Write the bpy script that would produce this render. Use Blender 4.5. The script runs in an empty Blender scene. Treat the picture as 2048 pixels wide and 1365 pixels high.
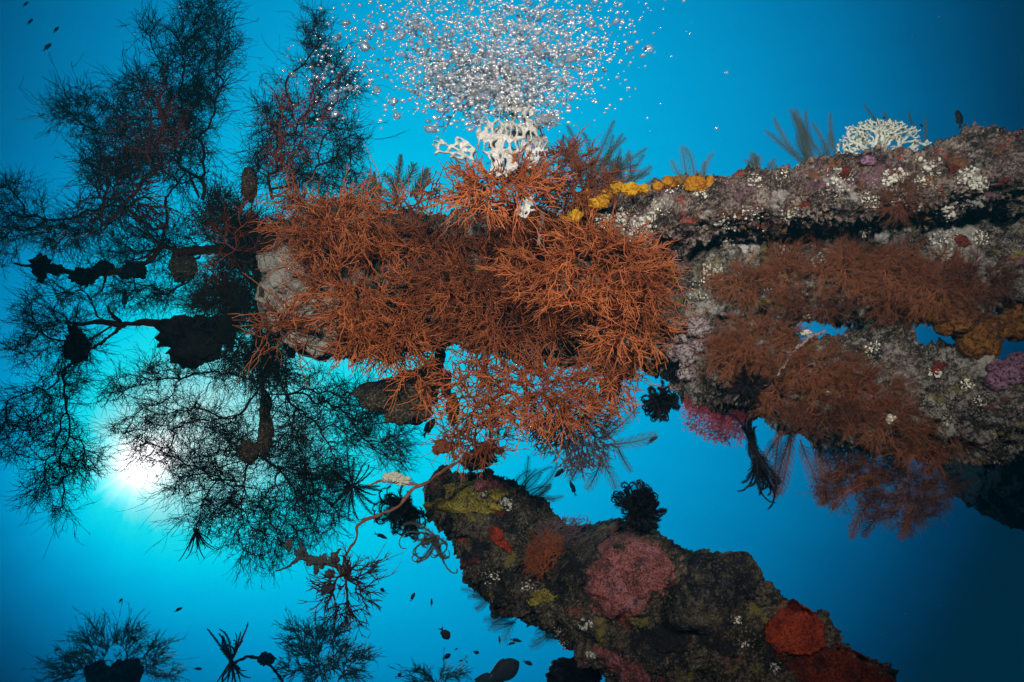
import bpy, math, random
import numpy as np
from mathutils import Vector, Matrix
from mathutils.bvhtree import BVHTree

# ------------------------------------------------------------------ camera
ELEV = math.radians(78)          # the diver looks almost straight up
HF = math.radians(78)
F = 1024 / math.tan(HF / 2)
C = bpy.context.scene
COL = C.collection
cam_d = bpy.data.cameras.new('camera')
cam_d.angle = HF
cam_d.clip_start = 0.02
cam_d.clip_end = 200
cam = bpy.data.objects.new('camera', cam_d)
cam.rotation_euler = (math.radians(90) + ELEV, 0, 0)
COL.objects.link(cam)
C.camera = cam
# columns: right, up, forward in world axes
RGT = np.array([1.0, 0, 0])
UPV = np.array([0, -math.sin(ELEV), math.cos(ELEV)])
FWD = np.array([0, math.cos(ELEV), math.sin(ELEV)])
M = np.stack([RGT, UPV, FWD], 1)


def cf(u, v, d):                 # photo pixel at a depth -> metric point (right, up, forward)
    return np.array([(u - 1024) / F * d, (682.5 - v) / F * d, d], float)


def wd(p):                       # metric frame -> world
    return np.asarray(p) @ M.T


# ------------------------------------------------------------------ water light (world)
def lin(r, g, b):
    f = lambda c: ((c / 255 + 0.055) / 1.055) ** 2.4 if c > 10 else c / 255 / 12.92
    return (f(r), f(g), f(b), 1)


W = bpy.data.worlds.new('World')
C.world = W
W.use_nodes = True
nt = W.node_tree
nt.nodes.clear()


def nd(t, **k):
    n = nt.nodes.new(t)
    for a, b in k.items():
        setattr(n, a, b)
    return n


def val(x):
    n = nd('ShaderNodeValue')
    n.outputs[0].default_value = x
    return n.outputs[0]


def ma(op, a, b=None, clamp=False):
    n = nd('ShaderNodeMath', operation=op, use_clamp=clamp)
    for i, x in enumerate((a, b)):
        if x is None:
            continue
        if isinstance(x, (int, float)):
            n.inputs[i].default_value = x
        else:
            nt.links.new(x, n.inputs[i])
    return n.outputs[0]


tc = nd('ShaderNodeTexCoord')


def dotv(vec):
    n = nd('ShaderNodeVectorMath', operation='DOT_PRODUCT')
    nt.links.new(tc.outputs['Generated'], n.inputs[0])
    n.inputs[1].default_value = tuple(vec)
    return n.outputs['Value']


sp = cf(285, 925, 1.0)
SUN = wd(sp / np.linalg.norm(sp))
ta = np.cross(SUN, [0, 1, 0]); ta /= np.linalg.norm(ta)
tb = np.cross(SUN, ta)
x_, y_, z_, s_ = dotv(RGT), dotv(UPV), dotv(FWD), dotv(SUN)
# brightness of the open water by direction: a broad bright window overhead, darker towards the horizon
XX, YY = ma('MULTIPLY', x_, x_), ma('MULTIPLY', y_, y_)
XY = ma('MULTIPLY', x_, y_)
a_ = ma('SUBTRACT', 1.0, s_)
gl = lambda k: ma('POWER', 2.71828, ma('MULTIPLY', a_, -1 / k))
RR = ma('ADD', XX, YY)
t = val(0.5484)
for w_, f_ in ((0.4161, x_), (0.2697, y_), (-0.8822, XX), (-0.1657, YY), (-0.2689, XY), (0.2104, gl(0.035)), (0.6967, gl(0.14)),
               (-0.5314, ma('MULTIPLY', XX, x_)), (0.1815, ma('MULTIPLY', YY, y_)), (0.6089, ma('MULTIPLY', XX, y_)),
               (-0.7469, ma('MULTIPLY', YY, x_)), (-1.2491, ma('MULTIPLY', RR, RR))):
    t = ma('ADD', t, ma('MULTIPLY', f_, w_))
# less light from below the diver
mr = nd('ShaderNodeMapRange')
nt.links.new(z_, mr.inputs[0])
mr.inputs[1].default_value = -0.4; mr.inputs[2].default_value = 0.45
mr.inputs[3].default_value = 0.25; mr.inputs[4].default_value = 1
t = ma('MULTIPLY', ma('MAXIMUM', t, 0.03), mr.outputs[0])
# the sun seen through the rippled surface, broken into rays
ang = ma('ARCTAN2', dotv(ta), dotv(tb))
cmb = nd('ShaderNodeCombineXYZ')
nt.links.new(ma('SINE', ang), cmb.inputs[0]); nt.links.new(ma('COSINE', ang), cmb.inputs[1])
rn = nd('ShaderNodeTexNoise'); rn.inputs['Scale'].default_value = 5.5; rn.inputs['Detail'].default_value = 3
nt.links.new(cmb.outputs[0], rn.inputs['Vector'])
ray = ma('MULTIPLY', ma('SUBTRACT', rn.outputs[0], 0.5), 0.15)
halo = gl(0.0085)
t = ma('ADD', t, ma('MULTIPLY', halo, ma('ADD', 0.20, ray)))
core = gl(0.0007)
t = ma('ADD', t, ma('MULTIPLY', core, 0.2))
# faint ripples of the surface far above
mp = nd('ShaderNodeMapping')
mp.inputs['Rotation'].default_value = (0.2, 0.1, 0.35)
mp.inputs['Scale'].default_value = (5, 26, 9)
nt.links.new(tc.outputs['Generated'], mp.inputs[0])
wn = nd('ShaderNodeTexNoise'); wn.inputs['Scale'].default_value = 1.6; wn.inputs['Detail'].default_value = 5
nt.links.new(mp.outputs[0], wn.inputs['Vector'])
t = ma('ADD', t, ma('MULTIPLY', ma('SUBTRACT', wn.outputs[0], 0.5), 0.035))
rp = nd('ShaderNodeValToRGB')
stops = [(0.0, (0, 6, 20)), (0.05, (0, 9, 30)), (0.1, (0, 23, 52)), (0.2, (0, 50, 90)), (0.33, (0, 85, 133)), (0.5, (0, 128, 184)),
         (0.63, (0, 160, 216)), (0.76, (0, 194, 240)), (0.86, (0, 222, 253)), (0.96, (30, 240, 255)),
         (1.1, (180, 255, 255)), (1.25, (255, 255, 255))]
el = rp.color_ramp.elements
while len(el) < len(stops):
    el.new(0.5)
for e, (p, c) in zip(el, stops):
    e.position = p / 1.25
    e.color = lin(*c)
nt.links.new(ma('DIVIDE', t, 1.25, True), rp.inputs[0])
bg = nd('ShaderNodeBackground')
nt.links.new(rp.outputs[0], bg.inputs['Color'])
bg.inputs['Strength'].default_value = 1.0
nt.links.new(ma('ADD', 1.0, ma('MULTIPLY', core, 1.5)), bg.inputs['Strength'])
wo = nd('ShaderNodeOutputWorld')
nt.links.new(bg.outputs[0], wo.inputs['Surface'])

# ------------------------------------------------------------------ lamps: the sun and the diver's two strobes
sd = bpy.data.lights.new('sun', 'SUN')
sd.energy = 2.0
sd.angle = math.radians(3)
sd.color = (0.45, 0.85, 1.0)
so = bpy.data.objects.new('sun', sd)
so.rotation_euler = Vector(SUN).to_track_quat('Z', 'Y').to_euler()
COL.objects.link(so)


def strobe(pos, aim, watts, cone):
    l = bpy.data.lights.new('strobe', 'SPOT')
    l.energy = watts
    l.spot_size = math.radians(cone)
    l.spot_blend = 1.0
    l.shadow_soft_size = 0.045
    l.color = (1.0, 0.93, 0.86)
    o = bpy.data.objects.new('strobe', l)
    p, a = wd(np.array(pos)), wd(aim)
    o.location = p
    o.rotation_euler = Vector(p - a).to_track_quat('Z', 'Y').to_euler()
    COL.objects.link(o)


strobe((-0.62, 0.50, 0.0), cf(930, 430, 1.6), 96, 86)
strobe((0.55, 0.58, 0.0), cf(1380, 460, 1.6), 96, 84)

C.view_settings.view_transform = 'Standard'
C.view_settings.look = 'None'
C.view_settings.exposure = 0
C.view_settings.gamma = 1
C.cycles.max_bounces = 8
C.cycles.transparent_max_bounces = 16
C.cycles.diffuse_bounces = 2
C.cycles.glossy_bounces = 4
C.cycles.transmission_bounces = 8
C.cycles.volume_bounces = 0
C.cycles.caustics_reflective = False
C.cycles.caustics_refractive = False
C.cycles.sample_clamp_indirect = 4

# ------------------------------------------------------------------ mesh helpers
def nrm(a):
    return a / np.maximum(np.linalg.norm(a, axis=-1, keepdims=True), 1e-9)


class MB:
    """collects tubes and surfaces in the metric frame and links them as ONE mesh object"""

    def __init__(self):
        self.v, self.q, self.t, self.n = [], [], [], 0

    def add(self, V, Q=None, T=None):
        self.v.append(np.asarray(V, float))
        if Q is not None and len(Q):
            self.q.append(np.asarray(Q) + self.n)
        if T is not None and len(T):
            self.t.append(np.asarray(T) + self.n)
        self.n += len(V)
        return self

    def tubes(self, P, R, sides=4, flat=None):
        P = np.asarray(P, float); R = np.asarray(R, float)
        if P.ndim == 2:
            P, R = P[None], R[None]
        B, n, _ = P.shape
        if B == 0:
            return self
        T = nrm(np.gradient(P, axis=1))
        mt = nrm(P[:, -1] - P[:, 0])
        ref = np.where((np.abs(mt[:, 2:3]) < 0.85), np.array([[0.1, 0.2, 1.0]]), np.array([[1.0, 0.3, 0]]))[:, None, :]
        N1 = nrm(np.cross(T, np.broadcast_to(ref, T.shape)))
        N2 = np.cross(T, N1)
        a = np.arange(sides) * 2 * np.pi / sides
        ca, sa = np.cos(a), np.sin(a)
        if flat is not None:
            sa = sa * flat
        V = P[:, :, None] + R[:, :, None, None] * (N1[:, :, None] * ca[None, None, :, None] + N2[:, :, None] * sa[None, None, :, None])
        i = np.arange(B)[:, None, None] * (n * sides) + np.arange(n - 1)[None, :, None] * sides
        k = np.arange(sides)[None, None]
        k2 = (k + 1) % sides
        Q = np.stack([i + k, i + k2, i + sides + k2, i + sides + k], -1).reshape(-1, 4)
        return self.add(V.reshape(-1, 3), Q)

    def build(self, name, mat, parent=None, base=None, smooth=True):
        V = np.concatenate(self.v) if self.v else np.zeros((0, 3))
        if base is None:
            base = V.mean(0)
        V = wd(V - base)
        me = bpy.data.meshes.new(name)
        Q = np.concatenate(self.q) if self.q else np.zeros((0, 4), int)
        T = np.concatenate(self.t) if self.t else np.zeros((0, 3), int)
        me.vertices.add(len(V))
        me.vertices.foreach_set('co', V.astype(np.float32).ravel())
        nl = len(Q) * 4 + len(T) * 3
        me.loops.add(nl)
        me.loops.foreach_set('vertex_index', np.concatenate([Q.ravel(), T.ravel()]).astype(np.int32))
        me.polygons.add(len(Q) + len(T))
        st = np.concatenate([np.arange(len(Q)) * 4, len(Q) * 4 + np.arange(len(T)) * 3]).astype(np.int32)
        me.polygons.foreach_set('loop_start', st)
        me.polygons.foreach_set('use_smooth', np.full(len(st), smooth))
        me.update(calc_edges=True)
        me.materials.append(mat)
        o = bpy.data.objects.new(name, me)
        COL.objects.link(o)
        if parent is not None:
            o.parent = parent
            o.location = Vector(wd(base)) - parent.location
        else:
            o.location = wd(base)
        return o


def tag(o, label, cat, group=None, kind=None):
    if label:
        o['label'] = label
    if cat:
        o['category'] = cat
    if group:
        o['group'] = group
    if kind:
        o['kind'] = kind
    return o


def thing(name, label, cat, base, group=None):
    o = bpy.data.objects.new(name, None)
    o.empty_display_size = 0.05
    o.location = wd(base)
    COL.objects.link(o)
    return tag(o, label, cat, group)


# numpy value noise --------------------------------------------------------
def _h(ix, iy, iz, s):
    n = (ix * 374761393 + iy * 668265263 + iz * 2147483647 + s * 144269) & 0xffffffff
    n = ((n ^ (n >> 13)) * 1274126177) & 0xffffffff
    n = ((n ^ (n >> 16)) * 2246822519) & 0xffffffff
    return ((n ^ (n >> 15)) & 0xffff) / 65535.0


def vnoise(P, s=0):
    I = np.floor(P).astype(np.int64)
    f = P - I
    f = f * f * (3 - 2 * f)
    r = 0
    for a in (0, 1):
        for b in (0, 1):
            for c in (0, 1):
                w = (f[..., 0] if a else 1 - f[..., 0]) * (f[..., 1] if b else 1 - f[..., 1]) * (f[..., 2] if c else 1 - f[..., 2])
                r = r + w * _h(I[..., 0] + a, I[..., 1] + b, I[..., 2] + c, s)
    return r * 2 - 1


NROT = [np.linalg.qr(np.random.default_rng(40 + i).normal(size=(3, 3)))[0] for i in range(4)]


def fbm(P, freq, octaves=4, s=0, gain=0.5):
    r, a = 0, 1.0
    for i in range(octaves):
        r = r + a * vnoise((P @ NROT[i % 4]) * freq + 17.3 * i, s + i)
        freq *= 2.03
        a *= gain
    return r


# materials ----------------------------------------------------------------
def mat_new(name):
    m = bpy.data.materials.new(name)
    m.use_nodes = True
    n = m.node_tree
    n.nodes.clear()
    out = n.nodes.new('ShaderNodeOutputMaterial')
    b = n.nodes.new('ShaderNodeBsdfPrincipled')
    n.links.new(b.outputs[0], out.inputs[0])
    return m, n, b


def ramp(n, src, stops, mode='LINEAR'):
    r = n.nodes.new('ShaderNodeValToRGB')
    r.color_ramp.interpolation = mode
    e = r.color_ramp.elements
    while len(e) < len(stops):
        e.new(0.5)
    for x, (p, c) in zip(e, stops):
        x.position = p
        x.color = (*c, 1) if len(c) == 3 else c
    n.links.new(src, r.inputs[0])
    return r.outputs[0]


def noise(n, vec, scale, detail=4, rough=0.6, off=(0, 0, 0)):
    m = n.nodes.new('ShaderNodeMapping')
    m.inputs['Location'].default_value = off
    n.links.new(vec, m.inputs[0])
    t = n.nodes.new('ShaderNodeTexNoise')
    t.inputs['Scale'].default_value = scale
    t.inputs['Detail'].default_value = detail
    t.inputs['Roughness'].default_value = rough
    n.links.new(m.outputs[0], t.inputs['Vector'])
    return t.outputs[0]


def mixc(n, fac, a, b):
    m = n.nodes.new('ShaderNodeMix')
    m.data_type = 'RGBA'
    for i, x in ((0, fac), (6, a), (7, b)):
        if isinstance(x, (int, float)):
            m.inputs[i].default_value = x
        elif isinstance(x, tuple):
            m.inputs[i].default_value = (*x, 1)
        else:
            n.links.new(x, m.inputs[i])
    return m.outputs[2]


def flesh(name, c1, c2, scale=30, rough=0.6, bump=0.0, bscale=200, trans=0.0):
    """a growth with two-tone mottling"""
    m, n, b = mat_new(name)
    tc = n.nodes.new('ShaderNodeTexCoord').outputs['Object']
    f = noise(n, tc, scale, 4)
    col = ramp(n, f, [(0.35, c1), (0.65, c2)])
    n.links.new(col, b.inputs['Base Color'])
    b.inputs['Roughness'].default_value = rough
    b.inputs['Specular IOR Level'].default_value = 0.25 if max(c1) > .03 else 0.02
    if trans:
        tr = n.nodes.new('ShaderNodeBsdfTranslucent')
        tr.inputs['Color'].default_value = (*trans, 1)
        mx = n.nodes.new('ShaderNodeAddShader')
        n.links.new(b.outputs[0], mx.inputs[0]); n.links.new(tr.outputs[0], mx.inputs[1])
        n.links.new(mx.outputs[0], n.nodes['Material Output'].inputs[0])
    if bump:
        bp = n.nodes.new('ShaderNodeBump')
        bp.inputs['Strength'].default_value = bump
        bp.inputs['Distance'].default_value = 0.006
        n.links.new(noise(n, tc, bscale, 5), bp.inputs['Height'])
        n.links.new(bp.outputs[0], b.inputs['Normal'])
    return m


def reef(name, pal, patch=14, crust=None, specks=0.0, bump=0.9, fleck=0.7, fine=150, pit_shade=0.9):
    """encrusted wreck surface: mottled base palette, coloured crust patches, pits shaded in the colour and pale flecks"""
    m, n, b = mat_new(name)
    tc = n.nodes.new('ShaderNodeTexCoord').outputs['Object']
    big = noise(n, tc, patch, 8, 0.72)
    k = len(pal)
    col = ramp(n, big, [(0.40 + 0.20 * i / (k - 1), c) for i, c in enumerate(pal)])
    small = noise(n, tc, fine, 5, 0.7, (3, 1, 2))
    mid = noise(n, tc, patch * 3.4, 6, 0.7, (5, 5, 1))
    col = mixc(n, ramp(n, mid, [(0.52, (0, 0, 0)), (0.60, (0.8,) * 3)]), col, pal[-1])
    col = mixc(n, ramp(n, small, [(0.41, (pit_shade,) * 3), (0.50, (0, 0, 0))]), col, (0.016, 0.014, 0.016))  # hollows of the bump noise painted near black, as shaded crevices
    col = mixc(n, ramp(n, small, [(0.56, (0, 0, 0)), (0.64, (fleck,) * 3)]), col, (0.42, 0.39, 0.32))
    for i, (c, sc, lo, hi) in enumerate(crust or []):
        ms = noise(n, tc, sc, 5, 0.65, (11 + 7 * i, 3 * i, 5))
        fac = ramp(n, ms, [(lo, (0, 0, 0)), (hi, (0.9,) * 3)])
        cc = mixc(n, small, tuple(x * 0.5 for x in c), tuple(min(1, x * 1.35) for x in c))
        col = mixc(n, fac, col, cc)
    if specks:
        vo = n.nodes.new('ShaderNodeTexVoronoi')
        vo.inputs['Scale'].default_value = 170
        n.links.new(tc, vo.inputs['Vector'])
        f1 = ramp(n, vo.outputs['Distance'], [(0.2, (1,) * 3), (0.3, (0, 0, 0))])
        f2 = ramp(n, noise(n, tc, 26, 4, 0.6, (9, 2, 7)), [(0.62 - specks, (0, 0, 0)), (0.70 - specks, (1,) * 3)])
        mm = n.nodes.new('ShaderNodeMix')
        mm.data_type = 'RGBA'; mm.blend_type = 'MULTIPLY'; mm.inputs[0].default_value = 1
        n.links.new(f1, mm.inputs[6]); n.links.new(f2, mm.inputs[7])
        col = mixc(n, mm.outputs[2], col, (0.62, 0.62, 0.46))
    n.links.new(col, b.inputs['Base Color'])
    b.inputs['Roughness'].default_value = 0.85
    b.inputs['Specular IOR Level'].default_value = 0.2
    ad = n.nodes.new('ShaderNodeMath'); ad.operation = 'ADD'
    n.links.new(small, ad.inputs[0]); n.links.new(mid, ad.inputs[1])
    bp = n.nodes.new('ShaderNodeBump')
    bp.inputs['Strength'].default_value = bump
    bp.inputs['Distance'].default_value = 0.012
    n.links.new(ad.outputs[0], bp.inputs['Height'])
    n.links.new(bp.outputs[0], b.inputs['Normal'])
    return m


MAT = {
    'orange': flesh('orange_branches', (0.26, 0.046, 0.012), (0.42, 0.085, 0.022), 7),
    'orangetip': flesh('orange_branch_tips', (0.20, 0.050, 0.015), (0.54, 0.160, 0.050), 8),
    'redtip': flesh('strobe_lit_red_branches', (0.12, 0.022, 0.012), (0.24, 0.050, 0.024), 7),  # strobe-lit copy of the black coral, the light put into its colour
    'rusttip': flesh('rust_branch_tips', (0.12, 0.030, 0.011), (0.32, 0.090, 0.030), 8),
    'rust': flesh('rust_branches', (0.17, 0.044, 0.016), (0.30, 0.082, 0.029), 7),
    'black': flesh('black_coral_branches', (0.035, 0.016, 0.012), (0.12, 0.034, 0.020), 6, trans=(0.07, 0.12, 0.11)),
    'blackfar': flesh('shaded_black_coral_branches', (0.018, 0.013, 0.011), (0.04, 0.020, 0.015), 6, trans=(0.07, 0.19, 0.17)),  # unlit copy of black: lowered base and teal tint put shade into colour
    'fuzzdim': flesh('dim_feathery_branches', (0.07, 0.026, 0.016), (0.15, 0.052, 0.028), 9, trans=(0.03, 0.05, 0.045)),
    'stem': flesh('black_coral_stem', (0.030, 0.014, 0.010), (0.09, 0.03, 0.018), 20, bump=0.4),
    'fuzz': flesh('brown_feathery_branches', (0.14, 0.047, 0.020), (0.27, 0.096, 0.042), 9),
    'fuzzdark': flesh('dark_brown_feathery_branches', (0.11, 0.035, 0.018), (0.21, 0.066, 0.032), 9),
    'white': flesh('white_lace', (0.46, 0.46, 0.42), (0.66, 0.65, 0.60), 60, bump=0.8),
    'stag': flesh('pale_stag', (0.46, 0.50, 0.42), (0.66, 0.68, 0.58), 40, bump=0.5),
    'yellow': reef('yellow_sponge', [(0.30, 0.09, 0.006), (0.55, 0.24, 0.008), (0.68, 0.38, 0.010)], 24, fine=170, bump=0.7, fleck=0.0, pit_shade=0.35),
    'amber': reef('amber_sponge', [(0.22, 0.06, 0.010), (0.42, 0.15, 0.012), (0.58, 0.26, 0.014)], 24, fine=170, bump=0.7, fleck=0.0, pit_shade=0.35),
    'navyrock': reef('dark_rock', [(0.005, 0.007, 0.010), (0.014, 0.018, 0.024), (0.040, 0.040, 0.040), (0.13, 0.11, 0.07)], 13, fleck=0.3),
    'orangesponge': reef('orange_sponge', [(0.10, 0.035, 0.010), (0.21, 0.08, 0.014), (0.31, 0.125, 0.022)], 22, fine=130, bump=0.9, fleck=0.1),
    'pinkcrust': reef('pink_crust', [(0.10, 0.06, 0.055), (0.34, 0.10, 0.085), (0.42, 0.13, 0.11), (0.48, 0.20, 0.22)], 16, fine=210, bump=0.8, fleck=0.25),
    'redsponge': reef('red_sponge', [(0.20, 0.022, 0.010), (0.34, 0.038, 0.012), (0.42, 0.06, 0.02)], 20, fine=190, bump=0.6, fleck=0.0),
    'redstrip': reef('dark_red_sponge', [(0.05, 0.014, 0.010), (0.17, 0.022, 0.010), (0.26, 0.038, 0.014)], 20, fine=190, bump=0.8, fleck=0.1),
    'redcrust': reef('red_crust', [(0.06, 0.03, 0.025), (0.22, 0.030, 0.018), (0.32, 0.05, 0.025)], 26, fine=170, bump=0.9, fleck=0.2),
    'cream': reef('cream_sponge', [(0.28, 0.24, 0.26), (0.52, 0.49, 0.42), (0.66, 0.63, 0.52), (0.74, 0.72, 0.62)], 18, fine=140, bump=1.0, fleck=0.3, pit_shade=0.35),
    'grey': flesh('grey_growth', (0.26, 0.25, 0.23), (0.44, 0.42, 0.39), 30, bump=0.6),
    'mauve': reef('mauve_rock', [(0.12, 0.07, 0.08), (0.32, 0.20, 0.22), (0.42, 0.33, 0.33), (0.50, 0.44, 0.42)], 22, bump=0.9),
    'purple': reef('purple_sponge', [(0.12, 0.05, 0.09), (0.25, 0.11, 0.18), (0.38, 0.21, 0.30)], 22, fine=130, bump=0.9, fleck=0.2),
    'dark': flesh('dark_growth', (0.008, 0.008, 0.009), (0.028, 0.024, 0.022), 20, bump=0.6, bscale=80),
    'rocksilhouette': flesh('silhouette_rock', (0.002, 0.002, 0.003), (0.008, 0.007, 0.008), 20, bump=0.6, bscale=80),  # near-black base paints the rock as a backlit silhouette
    'darkleather': reef('dark_leather', [(0.02, 0.022, 0.02), (0.06, 0.05, 0.035), (0.10, 0.075, 0.04)], 14, bump=0.5),
    'crinoid': flesh('black_feather_star', (0.006, 0.006, 0.008), (0.018, 0.016, 0.02), 20, rough=0.5),
    'greycrinoid': flesh('grey_feather_star', (0.06, 0.07, 0.07), (0.14, 0.14, 0.13), 20),
    'plume': flesh('teal_hydroid', (0.05, 0.055, 0.045), (0.10, 0.10, 0.08), 10, trans=(0.08, 0.19, 0.17)),
    'pinkfan': flesh('pink_fan', (0.20, 0.035, 0.055), (0.34, 0.06, 0.085), 14),
    'greyfan': flesh('grey_fan', (0.07, 0.055, 0.065), (0.14, 0.09, 0.10), 14, trans=(0.04, 0.07, 0.07)),
    'yellowcrust': reef('yellow_crust', [(0.10, 0.09, 0.03), (0.34, 0.27, 0.03), (0.46, 0.37, 0.05)], 20, bump=0.8),
    'polyp': flesh('pale_tunicate', (0.60, 0.60, 0.42), (0.78, 0.78, 0.66), 60),
    'polypgrey': flesh('greyish_tunicate', (0.36, 0.36, 0.30), (0.62, 0.62, 0.52), 90),
    'fish': flesh('dark_fish_skin', (0.05, 0.055, 0.06), (0.11, 0.11, 0.11), 40),
    'rope': flesh('red_brown_whip', (0.22, 0.07, 0.04), (0.40, 0.20, 0.14), 60, bump=0.6),
    'turf': flesh('algae_turf', (0.05, 0.045, 0.03), (0.16, 0.10, 0.07), 20),
    'upper': reef('wreck_upper', [(0.022, 0.017, 0.015), (0.080, 0.052, 0.042), (0.19, 0.125, 0.105), (0.34, 0.28, 0.235)], 13,
                  [((0.34, 0.05, 0.03), 11, 0.60, 0.64), ((0.21, 0.105, 0.14), 13, 0.57, 0.63), ((0.24, 0.10, 0.04), 16, 0.58, 0.64), ((0.46, 0.42, 0.38), 12, 0.58, 0.63)], 0.08),
    'middle': reef('wreck_middle', [(0.016, 0.014, 0.013), (0.06, 0.048, 0.038), (0.16, 0.135, 0.11), (0.36, 0.34, 0.29)], 13,
                   [((0.26, 0.06, 0.04), 10, 0.60, 0.64), ((0.26, 0.22, 0.06), 14, 0.60, 0.65), ((0.44, 0.43, 0.38), 11, 0.55, 0.61), ((0.22, 0.15, 0.16), 12, 0.57, 0.62)], 0.06),
    'lower': reef('wreck_lower', [(0.012, 0.012, 0.012), (0.035, 0.03, 0.024), (0.085, 0.07, 0.046), (0.17, 0.135, 0.09)], 12,
                  [((0.32, 0.05, 0.03), 10, 0.61, 0.65), ((0.24, 0.21, 0.05), 12, 0.60, 0.65), ((0.012, 0.014, 0.020), 7, 0.52, 0.57), ((0.28, 0.12, 0.11), 9, 0.61, 0.65)], 0.0),
}


def bubble_mat(name, froth):
    m = bpy.data.materials.new(name)
    m.use_nodes = True
    n = m.node_tree
    n.nodes.clear()
    out = n.nodes.new('ShaderNodeOutputMaterial')
    g = n.nodes.new('ShaderNodeBsdfGlass')
    g.inputs['IOR'].default_value = 0.75
    g.inputs['Roughness'].default_value = 0.03
    s = n.nodes.new('ShaderNodeBsdfGlossy')
    s.inputs['Color'].default_value = (1, 1, 1, 1)
    s.inputs['Roughness'].default_value = 0.18
    d = n.nodes.new('ShaderNodeBsdfDiffuse')
    d.inputs['Color'].default_value = (0.95, 0.96, 1.0, 1)
    tp = n.nodes.new('ShaderNodeBsdfTransparent')
    tp.inputs['Color'].default_value = (0.93, 0.97, 1.0, 1)
    fog = n.nodes.new('ShaderNodeMixShader'); fog.inputs[0].default_value = 0.52
    n.links.new(tp.outputs[0], fog.inputs[1]); n.links.new(d.outputs[0], fog.inputs[2])
    a = n.nodes.new('ShaderNodeMixShader'); a.inputs[0].default_value = 0.42
    n.links.new(fog.outputs[0], a.inputs[1]); n.links.new(s.outputs[0], a.inputs[2])
    b = n.nodes.new('ShaderNodeMixShader'); b.inputs[0].default_value = froth
    n.links.new(g.outputs[0], b.inputs[1]); n.links.new(a.outputs[0], b.inputs[2])
    n.links.new(b.outputs[0], out.inputs[0])
    return m


MAT['bubble'] = bubble_mat('air_bubble', 0.42)
MAT['froth'] = bubble_mat('fine_bubbles', 0.9)

# ------------------------------------------------------------------ branching growth
def grow(root, T, rng, step, bias=0.3, jit=0.12):
    root = np.asarray(root, float)
    T = T[np.argsort(np.linalg.norm(T - root, axis=1))]
    cap = 64 + len(T) * 40
    N = np.zeros((cap, 3)); L = np.zeros(cap); par = [-1]
    N[0] = root
    n = 1
    for tp in T:
        dd = np.linalg.norm(N[:n] - tp, axis=1)
        i = int(np.argmin(dd + bias * L[:n]))
        k = min(30, max(1, int(round(dd[i] / step))))
        if n + k >= cap:
            break
        a = N[i].copy()
        off = rng.normal(size=3) * jit * dd[i]
        f = np.arange(1, k + 1) / k
        seg = a + (tp - a) * f[:, None] + off * np.sin(np.pi * f)[:, None]
        if k > 1:
            seg[:-1] += rng.normal(size=(k - 1, 3)) * step * jit
        prev = i
        for j in range(k):
            N[n] = seg[j]
            L[n] = L[prev] + np.linalg.norm(seg[j] - N[prev])
            par.append(prev)
            prev = n
            n += 1
    return N[:n].copy(), np.array(par)


def tree_tubes(mb, N, par, r_tip, r_max, power=0.42, sides=5, flat=None):
    n = len(N)
    cnt = np.zeros(n)
    kids = [[] for _ in range(n)]
    for i in range(n - 1, 0, -1):
        if not kids[i]:
            cnt[i] = 1
        cnt[par[i]] += cnt[i]
        kids[par[i]].append(i)
    R = np.minimum(r_tip * np.maximum(cnt, 1) ** power, r_max)
    starts = [(0, k) for k in kids[0]]
    groups = {}
    while starts:
        p, c = starts.pop()
        ch = [p, c]
        while kids[c]:
            ks = sorted(kids[c], key=lambda k: -cnt[k])
            for k in ks[1:]:
                starts.append((c, k))
            c = ks[0]
            ch.append(c)
        m = 3 if len(ch) <= 3 else 5 if len(ch) <= 5 else 9 if len(ch) <= 10 else 18 if len(ch) <= 20 else 36
        s = np.linspace(0, len(ch) - 1, m)
        i0 = np.minimum(s.astype(int), len(ch) - 2)
        fr = (s - i0)[:, None]
        X = N[ch]
        P = X[i0] * (1 - fr) + X[i0 + 1] * fr
        rr = R[ch].copy()
        rr[0] = min(rr[0], rr[1] * 1.2)
        r = np.interp(s, np.arange(len(ch)), rr)
        r[-1] *= 0.5
        groups.setdefault(m, []).append((P, r))
    for m, l in groups.items():
        mb.tubes(np.stack([x[0] for x in l]), np.stack([x[1] for x in l]), sides, flat)
    return R


def twigs(B, D, L, r, bend, rng, npts=4, taper=0.45, wob=0.0):
    s = np.linspace(0, 1, npts)[None, :, None]
    P = B[:, None] + D[:, None] * (L[:, None, None] * s) + bend[:, None] * (L[:, None, None] * s * s)
    P[:, 1:] += rng.normal(size=(len(B), npts - 1, 3)) * (L * 0.035)[:, None, None]
    if wob:
        n1 = nrm(np.cross(D, rng.normal(size=D.shape)))
        ph = rng.random((len(B), 1, 1)) * 6.28
        fq = 4 + 4 * rng.random((len(B), 1, 1))
        P = P + n1[:, None] * ((np.sin(fq * s + ph) - np.sin(ph)) * wob * L[:, None, None])
    R = r * (1 - (1 - taper) * s[..., 0]) * np.ones((len(B), 1))
    return P, R


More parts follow.
